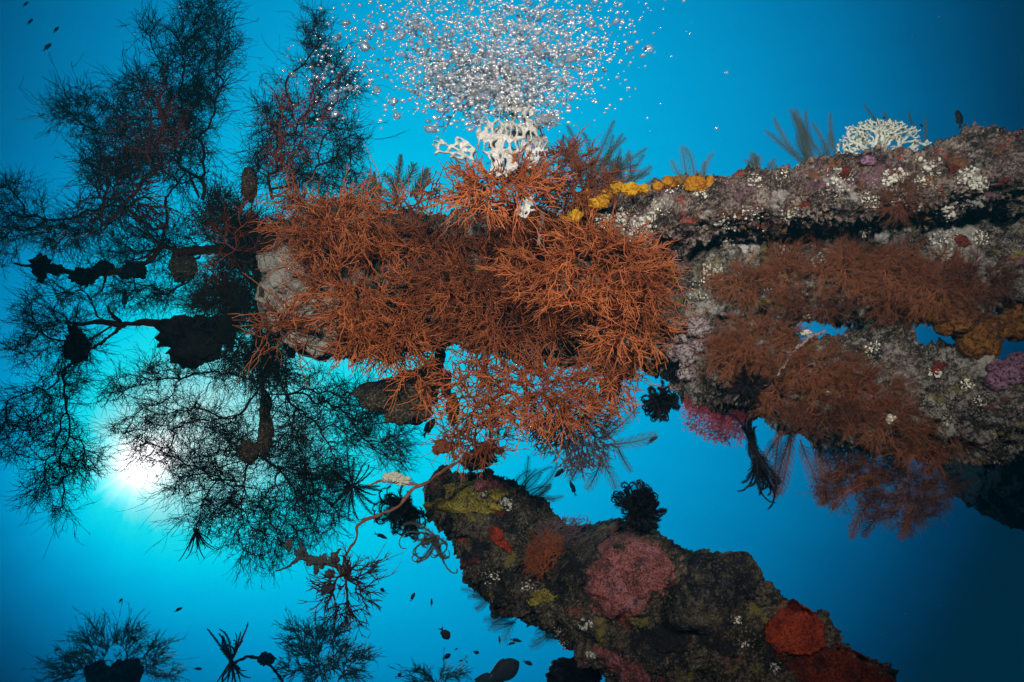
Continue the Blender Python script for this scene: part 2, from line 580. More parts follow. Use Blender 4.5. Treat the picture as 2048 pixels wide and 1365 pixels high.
def sub(P, rng, per, L, r, spread=0.8, bendk=0.25, npts=3, lo=0.15, wob=0.0):
    B, n, _ = P.shape
    f = lo + (0.95 - lo) * rng.random((B, per))
    x = f * (n - 1)
    i = np.minimum(x.astype(int), n - 2)
    fr = (x - i)[..., None]
    b = np.arange(B)[:, None]
    base = P[b, i] * (1 - fr) + P[b, i + 1] * fr
    tan = nrm(P[b, i + 1] - P[b, i])
    side = nrm(np.cross(tan, rng.normal(size=tan.shape)))
    d = nrm(tan + side * spread * (0.6 + 0.8 * rng.random((B, per, 1))))
    ln = L * (0.5 + rng.random((B, per)))
    d = d.reshape(-1, 3); base = base.reshape(-1, 3); ln = ln.ravel()
    return twigs(base, d, ln, r, (tan.reshape(-1, 3) - d) * bendk * 2 + rng.normal(size=d.shape) * bendk, rng, npts, .6 if wob else .45, wob)


def blob_pts(blobs, dens, rng, zk=0.7, dz=0.0, shell=False):
    """points in pixel-space ellipsoids (u, v, ru, rv, depth) as metric points"""
    out = []
    for (u, v, ru, rv, d) in blobs:
        n = max(5, int(dens * ru * rv))
        g = nrm(rng.normal(size=(n, 3)))
        rad = rng.random((n, 1)) ** (1 / 3)
        if shell:
            rad = 0.45 + 0.55 * rad
        g = g * rad
        px = d / F
        c = cf(u, v, d)
        out.append(c + g * np.array([ru * px, rv * px, 0.5 * (ru + rv) * px * zk]))
    return np.concatenate(out)


def coral(name, label, root, blobs, style, seed, group, cat='coral', stem_path=None):
    """a branching colony: stem and branchlets, its crown filling the given lobes"""
    rng = np.random.default_rng(seed)
    S = STYLES[style]
    d = blobs[0][4]
    px = d / F
    rootp = cf(*root)
    T = blob_pts(blobs, S['dens'], rng, S.get('zk', 0.6), shell=S.get('shell', False))
    st = S['step'] * px
    N, par = grow(rootp, T, rng, st, S.get('bias', 0.3), S.get('jit', 0.14))
    th = thing(name, label, cat, rootp, group)
    mb = MB()
    tree_tubes(mb, N, par, S['rt'] * px, S['rm'] * px, S.get('pow', 0.42), 5)
    mb.build('stem', MAT[S['stem']], th, rootp)
    # branchlets
    cd = nrm(N[1:] - N[par[1:]])
    c = np.mean(T, axis=0)
    keep = np.linalg.norm(N[1:] - rootp, axis=1) > S.get('bare', 15) * px
    if stem_path is not None:
        pass
    # only where the crown is
    B0, D0 = N[1:][keep], cd[keep]
    k = S['tw']
    B = np.repeat(B0, k, 0); Dd = np.repeat(D0, k, 0)
    outw = nrm(B - c)
    up = np.array([0, S.get('lift', 0.0), 0])
    D = nrm(Dd * S['fwd'] + outw * S['out'] + rng.normal(size=B.shape) * S['rnd'] + up)
    ln = S['L'] * px * (0.45 + 0.9 * rng.random(len(B)))
    bend = rng.normal(size=B.shape) * S['bend'] + outw * 0.2
    wb = S.get('wob', 0)
    P, R = twigs(B, D, ln, S['rw'] * px, bend, rng, 7 if wb else 4, .6 if wb else .45, wb)
    m2 = MB().tubes(P, R, S.get('sides', 3))
    if S.get('sub'):
        P2, R2 = sub(P, rng, S['sub'], S['L2'] * px, S['rw'] * px * 0.85, S.get('spread', 0.8), S['bend'] * 0.8, 5 if wb else 3, .15, wb)
        m2.tubes(P2, R2, S.get('sides', 3))
        if S.get('sub2'):
            P3, R3 = sub(P2, rng, S['sub2'], S['L2'] * px * 0.6, S['rw'] * px * 0.75, 0.7, S['bend'] * 0.6, 3)
            m2.tubes(P3, R3, 3)
    m2.build('branchlets', MAT[S['mat']], th, rootp)
    return th


STYLES = {
    # bushy orange colonies caught by the strobes
    'orange': dict(dens=0.013, step=13, rt=1.4, rm=3.6, pow=0.25, stem='orange', mat='orangetip', wob=.07, tw=2, fwd=0.9, out=0.55, rnd=0.6,
                   L=36, rw=1.2, bend=0.5, sub=4, L2=22, sides=4, shell=True, zk=0.75, bare=6),
    'rust': dict(dens=0.014, step=13, rt=1.35, rm=3.4, pow=0.24, stem='rust', mat='rusttip', wob=.07, tw=3, fwd=0.9, out=0.45, rnd=0.7,
                 L=30, rw=1.05, bend=0.5, sub=4, L2=18, sides=4, shell=True, zk=0.75, bare=6),
    'sparse': dict(dens=0.007, step=14, rt=1.2, rm=3.4, pow=0.28, stem='rust', mat='orangetip', wob=.07, tw=2, fwd=1.0, out=0.5, rnd=0.6,
                   L=32, rw=1.4, bend=0.7, sub=2, L2=22, sides=4, shell=False, zk=0.6, bare=6),
    'full': dict(dens=0.018, step=13, rt=1.6, rm=3.8, pow=0.24, stem='orange', mat='orangetip', wob=.07, tw=3, fwd=0.8, out=0.3, rnd=0.8,
                 L=34, rw=1.35, bend=0.45, sub=3, L2=20, sides=4, shell=False, zk=0.8, bare=2),
    # black corals against the light
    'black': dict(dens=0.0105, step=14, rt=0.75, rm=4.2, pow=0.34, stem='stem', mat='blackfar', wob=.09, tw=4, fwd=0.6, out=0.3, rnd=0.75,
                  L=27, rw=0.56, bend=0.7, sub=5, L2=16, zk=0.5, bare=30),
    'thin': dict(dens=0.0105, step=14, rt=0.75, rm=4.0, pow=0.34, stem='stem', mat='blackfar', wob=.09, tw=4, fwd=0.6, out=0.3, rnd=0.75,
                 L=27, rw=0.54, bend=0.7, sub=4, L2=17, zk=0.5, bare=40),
    'redtuft': dict(dens=0.008, step=14, rt=0.9, rm=3.0, pow=0.3, stem='redtip', mat='redtip', tw=2, fwd=0.8, out=0.5, rnd=0.6,
                    L=30, rw=0.75, bend=0.5, sub=3, L2=18, zk=0.5, bare=10),  # added tufts stand for the strobe-lit hearts of the trees
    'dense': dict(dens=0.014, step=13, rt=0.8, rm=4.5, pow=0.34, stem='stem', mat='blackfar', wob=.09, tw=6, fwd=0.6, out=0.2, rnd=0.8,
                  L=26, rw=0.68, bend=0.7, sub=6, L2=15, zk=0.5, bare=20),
    'open': dict(dens=0.0145, step=13, rt=1.35, rm=3.6, pow=0.25, stem='orange', mat='orangetip', wob=.08, tw=2, fwd=0.9, out=0.4, rnd=0.7,
                 L=34, rw=1.15, bend=0.5, sub=4, L2=20, sides=4, shell=False, zk=0.8, bare=2),
    'airy': dict(dens=0.0058, step=13, rt=1.4, rm=3.6, pow=0.25, stem='orange', mat='orangetip', wob=.07, tw=2, fwd=0.9, out=0.55, rnd=0.6,
                 L=36, rw=1.15, bend=0.5, sub=4, L2=22, sides=4, shell=False, zk=0.75, bare=6),
    'droop': dict(dens=0.014, step=12, rt=0.7, rm=2.6, pow=0.3, stem='plume', mat='plume', tw=4, fwd=1.0, out=0.6, rnd=0.35,
                  L=34, rw=0.6, bend=0.35, sub=8, L2=9, zk=0.5, bare=6, lift=0.2),
    'spiky': dict(dens=0.012, step=13, rt=1.4, rm=3.6, pow=0.28, stem='black', mat='black', tw=2, fwd=1.0, out=0.7, rnd=0.4,
                  L=30, rw=1.2, bend=0.35, sub=2, L2=16, zk=0.7, bare=10),
    # fine feathery brown colonies on the wreck
    'fuzz': dict(dens=0.014, step=12, rt=0.8, rm=2.2, pow=0.25, stem='fuzz', mat='fuzz', tw=7, fwd=0.8, out=0.3, rnd=0.65,
                 L=21, rw=0.40, bend=0.45, sub=8, L2=10, zk=0.3, bare=4),
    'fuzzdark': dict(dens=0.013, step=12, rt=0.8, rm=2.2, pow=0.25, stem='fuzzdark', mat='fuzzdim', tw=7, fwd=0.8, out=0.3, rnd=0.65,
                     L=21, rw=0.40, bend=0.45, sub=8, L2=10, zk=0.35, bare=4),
    'far': dict(dens=0.018, step=11, rt=0.7, rm=2.6, pow=0.3, stem='plume', mat='plume', tw=5, fwd=1.0, out=0.5, rnd=0.4,
                L=26, rw=0.7, bend=0.3, sub=6, L2=10, zk=0.5, bare=6, lift=0.15),
}

# ------------------------------------------------------------------ wreck beams
SURF = []                         # for resting growths on the wreck


def beam(name, label, pts, mat, nu, nv, amps, seed, cat='wreck spar', squ=0.8):
    """pts: (u, v_top, v_bottom, depth, half thickness in metres) along the beam"""
    p = np.array(pts, float)
    s = np.linspace(0, 1, len(p))
    S = np.linspace(0, 1, nu)
    g = np.stack([np.interp(S, s, p[:, i]) for i in range(5)], 1)
    ker = np.hanning(9); ker /= ker.sum()
    for i in range(5):
        pad = np.r_[np.full(4, g[0, i]), g[:, i], np.full(4, g[-1, i])]
        g[:, i] = np.convolve(pad, ker, 'valid')
    top = np.stack([cf(a, b, d) for a, b, d in zip(g[:, 0], g[:, 1], g[:, 3])])
    bot = np.stack([cf(a, b, d) for a, b, d in zip(g[:, 0], g[:, 2], g[:, 3])])
    return _loft(name, label, top, bot, g[:, 4], mat, nv, amps, seed, cat, squ)


def beam2(name, label, ptsT, ptsB, mat, nu, nv, amps, seed, cat='wreck spar', squ=0.8):
    """two edge lines of (u, v, depth), thickness from the second list's 4th value"""
    def rs(p, cols):
        p = np.array(p, float)
        l = np.r_[0, np.cumsum(np.linalg.norm(np.diff(p[:, :2], axis=0), axis=1))]
        S = np.linspace(0, l[-1], nu)
        return np.stack([np.interp(S, l, p[:, i]) for i in range(cols)], 1)
    a, b = rs(ptsT, 3), rs(ptsB, 4)
    top = np.stack([cf(*x) for x in a]); bot = np.stack([cf(*x[:3]) for x in b])
    return _loft(name, label, top, bot, b[:, 3], mat, nv, amps, seed, cat, squ)


def _loft(name, label, top, bot, hz, mat, nv, amps, seed, cat, squ):
    nu = len(top)
    ctr = (top + bot) / 2
    hv = (top - bot) / 2
    ax = nrm(np.gradient(ctr, axis=0))
    dep = np.array([0, 0, -1.0])
    a = np.arange(nv) * 2 * np.pi / nv
    ca, sa = np.cos(a), np.sin(a)
    ce = np.sign(ca) * np.abs(ca) ** squ
    se = np.sign(sa) * np.abs(sa) ** squ
    ef = np.ones(nu)
    m = max(3, nu // 40)
    ef[:m] = np.sin(np.linspace(0.05, 1, m) * np.pi / 2); ef[-m:] = ef[:m][::-1]
    V = ctr[:, None] + hv[:, None] * (se[None, :, None] * ef[:, None, None]) + dep * (ce[None, :, None] * (hz * ef)[:, None, None])
    nr = nrm(hv[:, None] * (sa[None, :, None]) / np.maximum(np.linalg.norm(hv, axis=1), 1e-6)[:, None, None] + dep * ca[None, :, None])
    disp = 0
    for amp, fr, oc in amps:
        x = fbm(V, fr, oc, seed)
        disp = disp + amp * (np.abs(x) * 1.4 - 0.35 if fr > 25 else x)
        seed += 7
    V = V + nr * (disp * ef[:, None])[..., None]
    i = np.arange(nu - 1)[:, None] * nv
    k = np.arange(nv)[None]
    k2 = (k + 1) % nv
    Q = np.stack([i + k, i + nv + k, i + nv + k2, i + k2], -1).reshape(-1, 4)
    mb = MB().add(V.reshape(-1, 3), Q)
    o = mb.build(name, MAT[mat], None, ctr.mean(0))
    tag(o, label, cat)
    SURF.append((V.reshape(-1, 3), Q))
    return o


UPPER = [(1085, 452, 500, 1.80, .06), (1130, 440, 520, 1.78, .10), (1200, 408, 520, 1.75, .13), (1260, 392, 515, 1.73, .14), (1330, 378, 500, 1.70, .15),
         (1430, 370, 478, 1.66, .15), (1500, 353, 470, 1.63, .15), (1560, 345, 462, 1.60, .15), (1650, 331, 462, 1.57, .15), (1720, 322, 452, 1.55, .15),
         (1850, 318, 445, 1.52, .15), (1915, 296, 430, 1.50, .15), (1960, 300, 425, 1.50, .15), (2000, 318, 430, 1.50, .15), (2060, 330, 430, 1.50, .15),
         (2140, 335, 440, 1.5, .15)]
beam('wreck_spar', 'upper wreck beam crusted mauve and grey, running to the right edge under the white coral', UPPER, 'upper', 900, 230,
     [(.020, 9, 3), (.022, 24, 4), (.010, 80, 3), (.004, 220, 2)], 3)
MIDDLE = [(515, 480, 620, 2.2, .04), (540, 455, 660, 2.17, .09), (585, 440, 700, 2.1, .15), (700, 440, 712, 2.0, .2), (850, 452, 688, 1.97, .2), (1000, 452, 700, 1.93, .2),
          (1150, 452, 715, 1.9, .2), (1250, 455, 738, 1.88, .2), (1330, 470, 745, 1.86, .2), (1420, 455, 690, 1.84, .2), (1500, 440, 650, 1.82, .19),
          (1600, 430, 645, 1.78, .18), (1680, 420, 640, 1.76, .18), (1760, 415, 630, 1.72, .18), (1850, 410, 640, 1.70, .18), (1930, 410, 640, 1.66, .18),
          (1990, 400, 600, 1.64, .18), (2060, 400, 620, 1.62, .18), (2140, 400, 640, 1.6, .18)]
beam('wreck_spar', 'middle wreck beam behind the orange bushes with a dark ledge along its top', MIDDLE, 'middle', 900, 220,
     [(.034, 7, 3), (.030, 22, 4), (.012, 70, 3), (.0045, 200, 2)], 21)
LOWT = [(1350, 700, 1.78), (1420, 660, 1.76), (1520, 640, 1.74), (1600, 690, 1.72), (1700, 665, 1.70), (1790, 650, 1.68), (1810, 710, 1.67), (1860, 712, 1.65), (1960, 722, 1.62), (1995, 760, 1.6), (2060, 780, 1.58), (2140, 790, 1.56)]
LOWB = [(1352, 790, 1.78, .05), (1420, 800, 1.76, .12), (1500, 815, 1.74, .14), (1580, 858, 1.72, .15), (1680, 880, 1.70, .15), (1780, 905, 1.68, .16), (1850, 925, 1.67, .16), (1900, 925, 1.65, .16), (1960, 905, 1.63, .16),
        (2000, 880, 1.6, .16), (2060, 850, 1.58, .16), (2140, 850, 1.56, .15)]
beam2('wreck_spar', 'broad speckled wreck piece at right below the blue holes, draped in brown feathery coral', LOWT, LOWB, 'middle', 560, 210,
      [(.026, 8, 3), (.028, 24, 4), (.013, 75, 3), (.0045, 210, 2)], 41)
DT = [(842, 975, 2.35), (870, 955, 2.33), (965, 950, 2.28), (1040, 1000, 2.2), (1090, 1040, 2.14), (1150, 1072, 2.06), (1225, 1046, 1.97), (1290, 1064, 1.9), (1335, 1105, 1.84), (1362, 1140, 1.8),
      (1425, 1128, 1.72), (1492, 1146, 1.65), (1545, 1190, 1.58), (1605, 1212, 1.52), (1650, 1270, 1.46), (1720, 1305, 1.4), (1810, 1370, 1.32), (1900, 1450, 1.25)]
DB = [(846, 985, 2.35, .03), (862, 1020, 2.33, .10), (900, 1092, 2.28, .14), (940, 1140, 2.2, .16), (985, 1192, 2.14, .18), (1040, 1232, 2.06, .18), (1095, 1252, 2.0, .18), (1140, 1288, 1.92, .18), (1190, 1330, 1.85, .18), (1240, 1375, 1.78, .18),
      (1300, 1420, 1.66, .18), (1370, 1500, 1.55, .18), (1450, 1600, 1.45, .18)]
beam2('wreck_spar', 'diagonal wreck beam at the bottom, dark and olive, tapering up to a yellow tip', DT, DB, 'lower', 800, 220,
      [(.034, 7, 3), (.022, 22, 4), (.009, 70, 3), (.0035, 200, 2)], 61)
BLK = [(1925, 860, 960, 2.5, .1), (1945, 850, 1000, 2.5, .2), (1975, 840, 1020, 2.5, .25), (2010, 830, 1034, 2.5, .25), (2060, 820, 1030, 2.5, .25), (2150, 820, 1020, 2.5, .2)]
o = beam('dark_rock', 'black shaded rock mass at the right edge below the wreck', BLK, 'rocksilhouette', 300, 160, [(.05, 5, 3), (.03, 20, 4), (.01, 70, 3)], 81, 'rock')

# one tree over all wreck surfaces
_V = np.concatenate([s[0] for s in SURF])
_o = np.cumsum([0] + [len(s[0]) for s in SURF])
_Q = np.concatenate([s[1] + k for s, k in zip(SURF, _o)])
BVH = BVHTree.FromPolygons(_V.tolist(), _Q.tolist())


def surf(u, v, default=None):
    r = nrm(cf(u, v, 1.0))
    h = BVH.ray_cast(Vector((0, 0, 0)), Vector(r), 8)
    if h[0] is None:
        return None if default is None else (cf(u, v, default), np.array([0, 0, -1.0]))
    nrml = np.array(h[1])
    if nrml @ r > 0:
        nrml = -nrml
    return np.array(h[0]), nrml


# ------------------------------------------------------------------ soft-edged lumps
def ico(level):
    t = (1 + 5 ** .5) / 2
    v = [(-1, t, 0), (1, t, 0), (-1, -t, 0), (1, -t, 0), (0, -1, t), (0, 1, t), (0, -1, -t), (0, 1, -t), (t, 0, -1), (t, 0, 1), (-t, 0, -1), (-t, 0, 1)]
    f = [(0, 11, 5), (0, 5, 1), (0, 1, 7), (0, 7, 10), (0, 10, 11), (1, 5, 9), (5, 11, 4), (11, 10, 2), (10, 7, 6), (7, 1, 8), (3, 9, 4), (3, 4, 2), (3, 2, 6), (3, 6, 8), (3, 8, 9), (4, 9, 5), (2, 4, 11), (6, 2, 10), (8, 6, 7), (9, 8, 1)]
    v = [np.array(x, float) / np.linalg.norm(x) for x in v]
    for _ in range(level):
        c = {}
        nf = []
        def mid(a, b):
            k = (min(a, b), max(a, b))
            if k not in c:
                m = v[a] + v[b]
                v.append(m / np.linalg.norm(m)); c[k] = len(v) - 1
            return c[k]
        for a, b, d in f:
            x, y, z = mid(a, b), mid(b, d), mid(d, a)
            nf += [(a, x, z), (b, y, x), (d, z, y), (x, y, z)]
        f = nf
    return np.array(v), np.array(f)


ICO = [ico(i) for i in range(6)]


def lump_geo(u, v, ru, rv, d, zk=0.7, amp=0.15, fr=2.2, seed=0, level=4, rot=0.0):
    V, T = ICO[level]
    px = d / F
    n = fbm(V + seed * 3.7, fr, 4, seed)
    X = V * (1 + amp * n)[:, None]
    X = X * np.array([ru, rv, 0.5 * (ru + rv) * zk]) * px
    c, s = math.cos(rot), math.sin(rot)
    X[:, :2] = X[:, :2] @ np.array([[c, s], [-s, c]])
    return X + cf(u, v, d), T


def lump(name, label, cat, spec, mat, parent=None, group=None, **k):
    mb = MB()
    for i, sp in enumerate(spec if isinstance(spec, list) else [spec]):
        V, T = lump_geo(*sp, **dict(k, seed=k.get('seed', 1) + i))
        mb.add(V, T=T)
    o = mb.build(name, MAT[mat], parent)
    return tag(o, label, cat, group)


def pad(name, label, cat, outline, mat, rise=0.03, amp=0.01, seed=0, d=None, back=0.05, group=None, rings=26, seg=150, cling=True, rag=0.0):
    """an encrusting sheet or plate with a traced rim, a bulging face and a real back"""
    o = np.array(outline, float)
    o = np.r_[o, o[:1]]
    l = np.r_[0, np.cumsum(np.linalg.norm(np.diff(o, axis=0), axis=1))]
    s = np.linspace(0, l[-1], seg, endpoint=False)
    P = np.stack([np.interp(s, l, o[:, i]) for i in (0, 1)], 1)
    rng = np.random.default_rng(seed + 5)
    P += np.stack([np.convolve(np.tile(rng.normal(size=seg), 3), np.hanning(7) / 4 , 'same')[seg:2 * seg] + np.convolve(np.tile(rng.normal(size=seg), 3), np.hanning(19) / 9, 'same')[seg:2 * seg] * 1.6 for _ in (0, 1)], 1) * 2.8
    c = P.mean(0)
    R = np.linspace(0, 1, rings)
    front, bk = [], []
    dc = d
    if dc is None:
        h = surf(*c)
        dc = h[0][2] if h else 1.7
    for r in R:
        for p in P:
            q = c + (p - c) * r
            dd = dc
            if cling:
                h = surf(*q)
                if h is not None and abs(h[0][2] - dc) < 0.25:
                    dd = h[0][2] - 0.004
            front.append((q[0], q[1], dd, r))
    A = np.array(front)
    # smooth the depth a little around each ring
    Z = A[:, 2].reshape(rings, seg)
    for _ in range(3):
        Z = (Z + np.roll(Z, 1, 1) + np.roll(Z, -1, 1)) / 3
        Z[1:-1] = (Z[1:-1] * 2 + Z[:-2] + Z[2:]) / 4
    A[:, 2] = Z.ravel()
    rg = rag * (fbm(np.stack([A[:, 0], A[:, 1], A[:, 2] * 0], 1), .035, 5, seed + 3) - .25) * A[:, 3] ** 1.2
    bulge = rg + rise * np.sqrt(np.clip(1 - A[:, 3] ** 2.4, 0, 1))
    X = np.stack([(A[:, 0] - 1024) / F * A[:, 2], (682.5 - A[:, 1]) / F * A[:, 2], A[:, 2]], 1)
    X[:, 2] -= bulge + amp * fbm(X, 22, 4, seed) * (1 - A[:, 3] ** 6)
    Y = X.copy()
    Y[:, 2] = A[:, 2] + back * np.sqrt(np.clip(1 - A[:, 3] ** 4, 0, 1)) + 0.002
    i = np.arange(rings - 1)[:, None] * seg
    k = np.arange(seg)[None]
    k2 = (k + 1) % seg
    Q = np.stack([i + k, i + k2, i + seg + k2, i + seg + k], -1).reshape(-1, 4)
    n = rings * seg
    kk = np.arange(seg)
    e = (rings - 1) * seg
    J = np.stack([e + kk, e + (kk + 1) % seg, n + e + (kk + 1) % seg, n + e + kk], -1)
    mb = MB().add(np.r_[X, Y], np.r_[Q, Q[:, ::-1] + n, J])
    ob = mb.build(name, MAT[mat])
    return tag(ob, label, cat, group)


# ------------------------------------------------------------------ orange bushes on the wreck
def bush(name, label, u, v, ru, rv, style, seed, group, d=None, lift=0.45, blobs=None):
    h = surf(u, v)
    r = 0.5 * (ru + rv)
    if h is not None:
        dep = h[0][2] - lift * r * h[0][2] / F if d is None else d
        root = (u, v, h[0][2] - 0.005)
    else:
        dep = d
        root = (u, v, dep + 0.35 * r * dep / F)
    ru, rv = ru * .84, rv * .84
    bl = [(u, v, ru, rv, dep)] if blobs is None else [(a, b, c, e, dep) for a, b, c, e in blobs]
    return coral(name, label, root, bl, style, seed, group)


G_O = 'orange bushy corals on the wreck'
ORANGE = [
    (712, 575, 162, 145, 'airy', 'large orange bushy coral spread over the pale cream sponge', None, None),
    (655, 440, 118, 55, 'orange', 'spiky orange coral fringe standing up above the pale cream sponge', 1.62, None),
    (1005, 380, 118, 58, 'full', 'round orange bushy coral standing in front of the white lace coral', 1.47, None),
    (1140, 365, 80, 78, 'rust', 'thin rusty coral just right of the white lace coral, open to the water behind', 1.62, None),
    (1180, 545, 190, 105, 'orange', 'brightest wide orange bushy coral, right of centre below the beam ledge', None, None),
    (955, 570, 125, 95, 'rust', 'rusty bushy coral in the middle of the wreck between the two big orange bushes', None, None),
    (1060, 492, 105, 45, 'orange', 'low orange coral tuft under the short grey stick', None, None),
    (1010, 645, 140, 62, 'rust', 'rusty coral sheet hanging over the lower edge of the wreck, above the small blue gaps', None, None),
    (1250, 640, 100, 85, 'orange', 'orange bushy coral beside the mauve knobbly rock', None, None),
    (785, 678, 125, 52, 'full', 'orange coral under the pale cream sponge, hanging above the dark leathery plates', None, None),
    (1085, 788, 150, 82, 'open', 'large orange coral hanging below the wreck over the grey sea fan', 1.68, None),
    (945, 795, 85, 115, 'sparse', 'open orange coral hanging beside the dark leathery plates with water showing through', 1.72, None),
    (950, 880, 68, 42, 'rust', 'lowest rusty coral tuft, above the tip of the diagonal spar', 1.75, None),
    (1215, 755, 62, 76, 'open', 'orange coral hanging below the wreck, nearest the curled black feather star', 1.72, None),
    (815, 412, 100, 45, 'sparse', 'thin dark orange coral on top of the wreck left of the white lace coral', 1.9, None),
    (835, 755, 45, 60, 'sparse', 'sparse orange coral dangling in front of the dark leathery plates', 1.7, None),
    (840, 485, 95, 45, 'rust', 'shaded rusty coral between the upper orange fringe and the grey stick', None, None),
    (1120, 445, 60, 32, 'sparse', 'dark rusty coral growing over the yellow sponge', 1.66, None),
    (560, 660, 55, 60, 'sparse', 'leftmost sparse orange coral, reaching left over dark branches', 1.75, None),
    (955, 175, 75, 40, 'sparse', 'dark red coral sprig half hidden inside the bubble cloud', 1.72, None),
]
for i, (u, v, ru, rv, st, lab, d, bl) in enumerate(ORANGE):
    bush('bushy_coral', lab, u, v, ru, rv, st, 100 + i, G_O, d, blobs=bl)

# ------------------------------------------------------------------ black corals against the light at left
G_B = 'black coral trees at left'


def bc(label, root, blobs, seed, style='black', d=None):
    d = d or root[2]
    coral('black_coral', label, root, [(*b, d) for b in blobs], style, seed, G_B)


bc('tallest black coral tree at top left with two peaks', (405, 400, 2.35),
   [(290, 215, 85, 75), (400, 50, 58, 62), (385, 150, 75, 75), (230, 300, 75, 85), (155, 225, 45, 50), (330, 310, 85, 70), (300, 70, 16, 45), (440, 90, 30, 60), (370, 230, 70, 60)], 201)
bc('pointed black coral tree with red branches, just left of the bubble cloud', (545, 400, 2.15),
   [(630, 50, 28, 45), (640, 130, 50, 55), (600, 250, 80, 60), (690, 270, 40, 55), (560, 320, 70, 65), (660, 345, 80, 45), (695, 175, 30, 40), (540, 240, 35, 40)], 202)
bc('black coral on a long arched stem at the far left edge', (330, 455, 2.3),
   [(60, 430, 60, 45), (115, 470, 70, 40), (10, 480, 30, 60), (180, 440, 60, 35), (250, 425, 55, 45), (30, 380, 40, 30), (-20, 400, 40, 40)], 203, 'thin')
bc('reddish lit coral tuft at the foot of the tallest black coral', (212, 452, 1.95),
   [(250, 390, 60, 60), (280, 330, 40, 50), (300, 425, 40, 25), (225, 350, 30, 40)], 204, 'spiky')
bc('coral coloured rusty strobe-lit red inside the tallest black coral tree', (300, 330, 1.9), [(300, 230, 50, 60), (270, 290, 60, 45), (340, 260, 30, 50)], 221, 'redtuft')
bc('coral coloured rusty strobe-lit red inside the pointed black coral tree', (545, 395, 1.85), [(590, 240, 40, 60), (560, 310, 40, 50), (640, 200, 30, 50)], 222, 'redtuft')
bc('coral sprig coloured dim strobe-lit red at the foot of the far left arched stem', (200, 470, 2.0), [(110, 470, 40, 30), (150, 450, 35, 40)], 223, 'redtuft')
bc('coral coloured dim strobe-lit red over the left end of the wreck above the lumpy twig', (470, 500, 1.9), [(470, 470, 50, 35), (440, 520, 30, 40), (500, 430, 40, 25)], 224, 'redtuft')
bc('web of fine black coral branches above the lumpy twig', (400, 515, 2.4),
   [(290, 490, 80, 40), (350, 470, 50, 35), (230, 520, 60, 30), (270, 590, 80, 35), (350, 585, 60, 35), (340, 520, 50, 40)], 205, 'thin')
bc('round black coral head at the left edge beside the hooked twig', (225, 648, 2.35),
   [(95, 630, 65, 60), (60, 680, 45, 40), (145, 700, 50, 45), (120, 580, 50, 25)], 206)
bc('trailing black coral at the far left hanging down past the sun', (150, 690, 2.4),
   [(115, 780, 55, 50), (85, 850, 45, 45), (20, 830, 35, 50), (15, 890, 25, 35), (120, 905, 50, 55), (95, 960, 45, 40), (130, 1005, 28, 25), (170, 930, 25, 50)], 207)
bc('spreading black coral fan in front of the sun', (530, 765, 2.3),
   [(420, 735, 70, 30), (300, 755, 75, 35), (235, 790, 35, 25), (350, 830, 75, 45), (275, 850, 45, 30), (430, 845, 60, 50), (300, 900, 40, 25)], 208, 'thin')
bc('dense black coral below the big orange bush', (575, 790, 2.25),
   [(600, 790, 85, 50), (660, 845, 90, 50), (570, 880, 80, 55), (640, 930, 60, 45), (760, 870, 70, 50), (700, 800, 60, 40), (790, 900, 30, 35)], 209)
bc('hanging black coral right of the sun reaching furthest down', (530, 880, 2.3),
   [(455, 940, 65, 50), (480, 1020, 75, 55), (570, 1000, 80, 60), (520, 1085, 60, 38), (600, 960, 60, 50), (480, 890, 60, 40)], 210)
bc('wispy black coral curls on the edge of the sun', (470, 960, 2.35),
   [(380, 960, 45, 50), (400, 1030, 45, 35), (360, 910, 40, 30)], 211, 'thin')
bc('sparse black coral spray between the dense bush and the star shaped feather star', (620, 960, 2.35),
   [(640, 1010, 45, 70), (600, 1070, 40, 30), (660, 960, 30, 40)], 212, 'thin')
bc('dark tangled black coral at the left end of the wreck', (500, 560, 2.0),
   [(450, 445, 65, 50), (480, 530, 50, 80), (430, 590, 50, 40), (500, 690, 75, 45), (540, 740, 60, 40), (470, 620, 50, 50), (505, 480, 40, 60), (500, 570, 35, 60)], 213, 'dense')
bc('low dark coral in shade on top of the wreck right of the pointed tree', (690, 430, 2.2),
   [(690, 420, 60, 25), (620, 420, 60, 25), (745, 400, 40, 25)], 214)

coral('spiky_coral', 'dark spiky coral ball hanging at the end of the knobbly twig', (690, 1150, 1.95),
      [(700, 1180, 62, 60, 1.95), (715, 1140, 40, 30, 1.95), (700, 1225, 35, 25, 1.95)], 'spiky', 230, None)

# ------------------------------------------------------------------ bare twigs with lumps
def path_tube(mb, pts, d, r, n=60, wob=1.0, seed=0, sides=8):
    p = np.array(pts, float)
    l = np.r_[0, np.cumsum(np.linalg.norm(np.diff(p[:, :2], axis=0), axis=1))]
    s = np.linspace(0, l[-1], n)
    q = np.stack([np.interp(s, l, p[:, i]) for i in range(p.shape[1])], 1)
    ker = np.hanning(7); ker /= ker.sum()
    for i in (0, 1):
        q[3:-3, i] = np.convolve(q[:, i], ker, 'valid')
    rng = np.random.default_rng(seed)
    dd = np.full(n, d) if p.shape[1] < 3 else q[:, 2]
    q[:, :2] += np.convolve(rng.normal(size=n), np.hanning(5) / 2, 'same')[:, None] * wob
    P = np.stack([(q[:, 0] - 1024) / F * dd, (682.5 - q[:, 1]) / F * dd, dd], 1)
    R = np.interp(np.linspace(0, 1, n), np.linspace(0, 1, len(np.atleast_1d(r))), np.atleast_1d(r)) * dd / F
    R = R * (1 + 0.25 * np.convolve(rng.normal(size=n), np.hanning(5) / 2, 'same'))
    mb.tubes(P, np.maximum(R, 0.0004), sides)
    return P


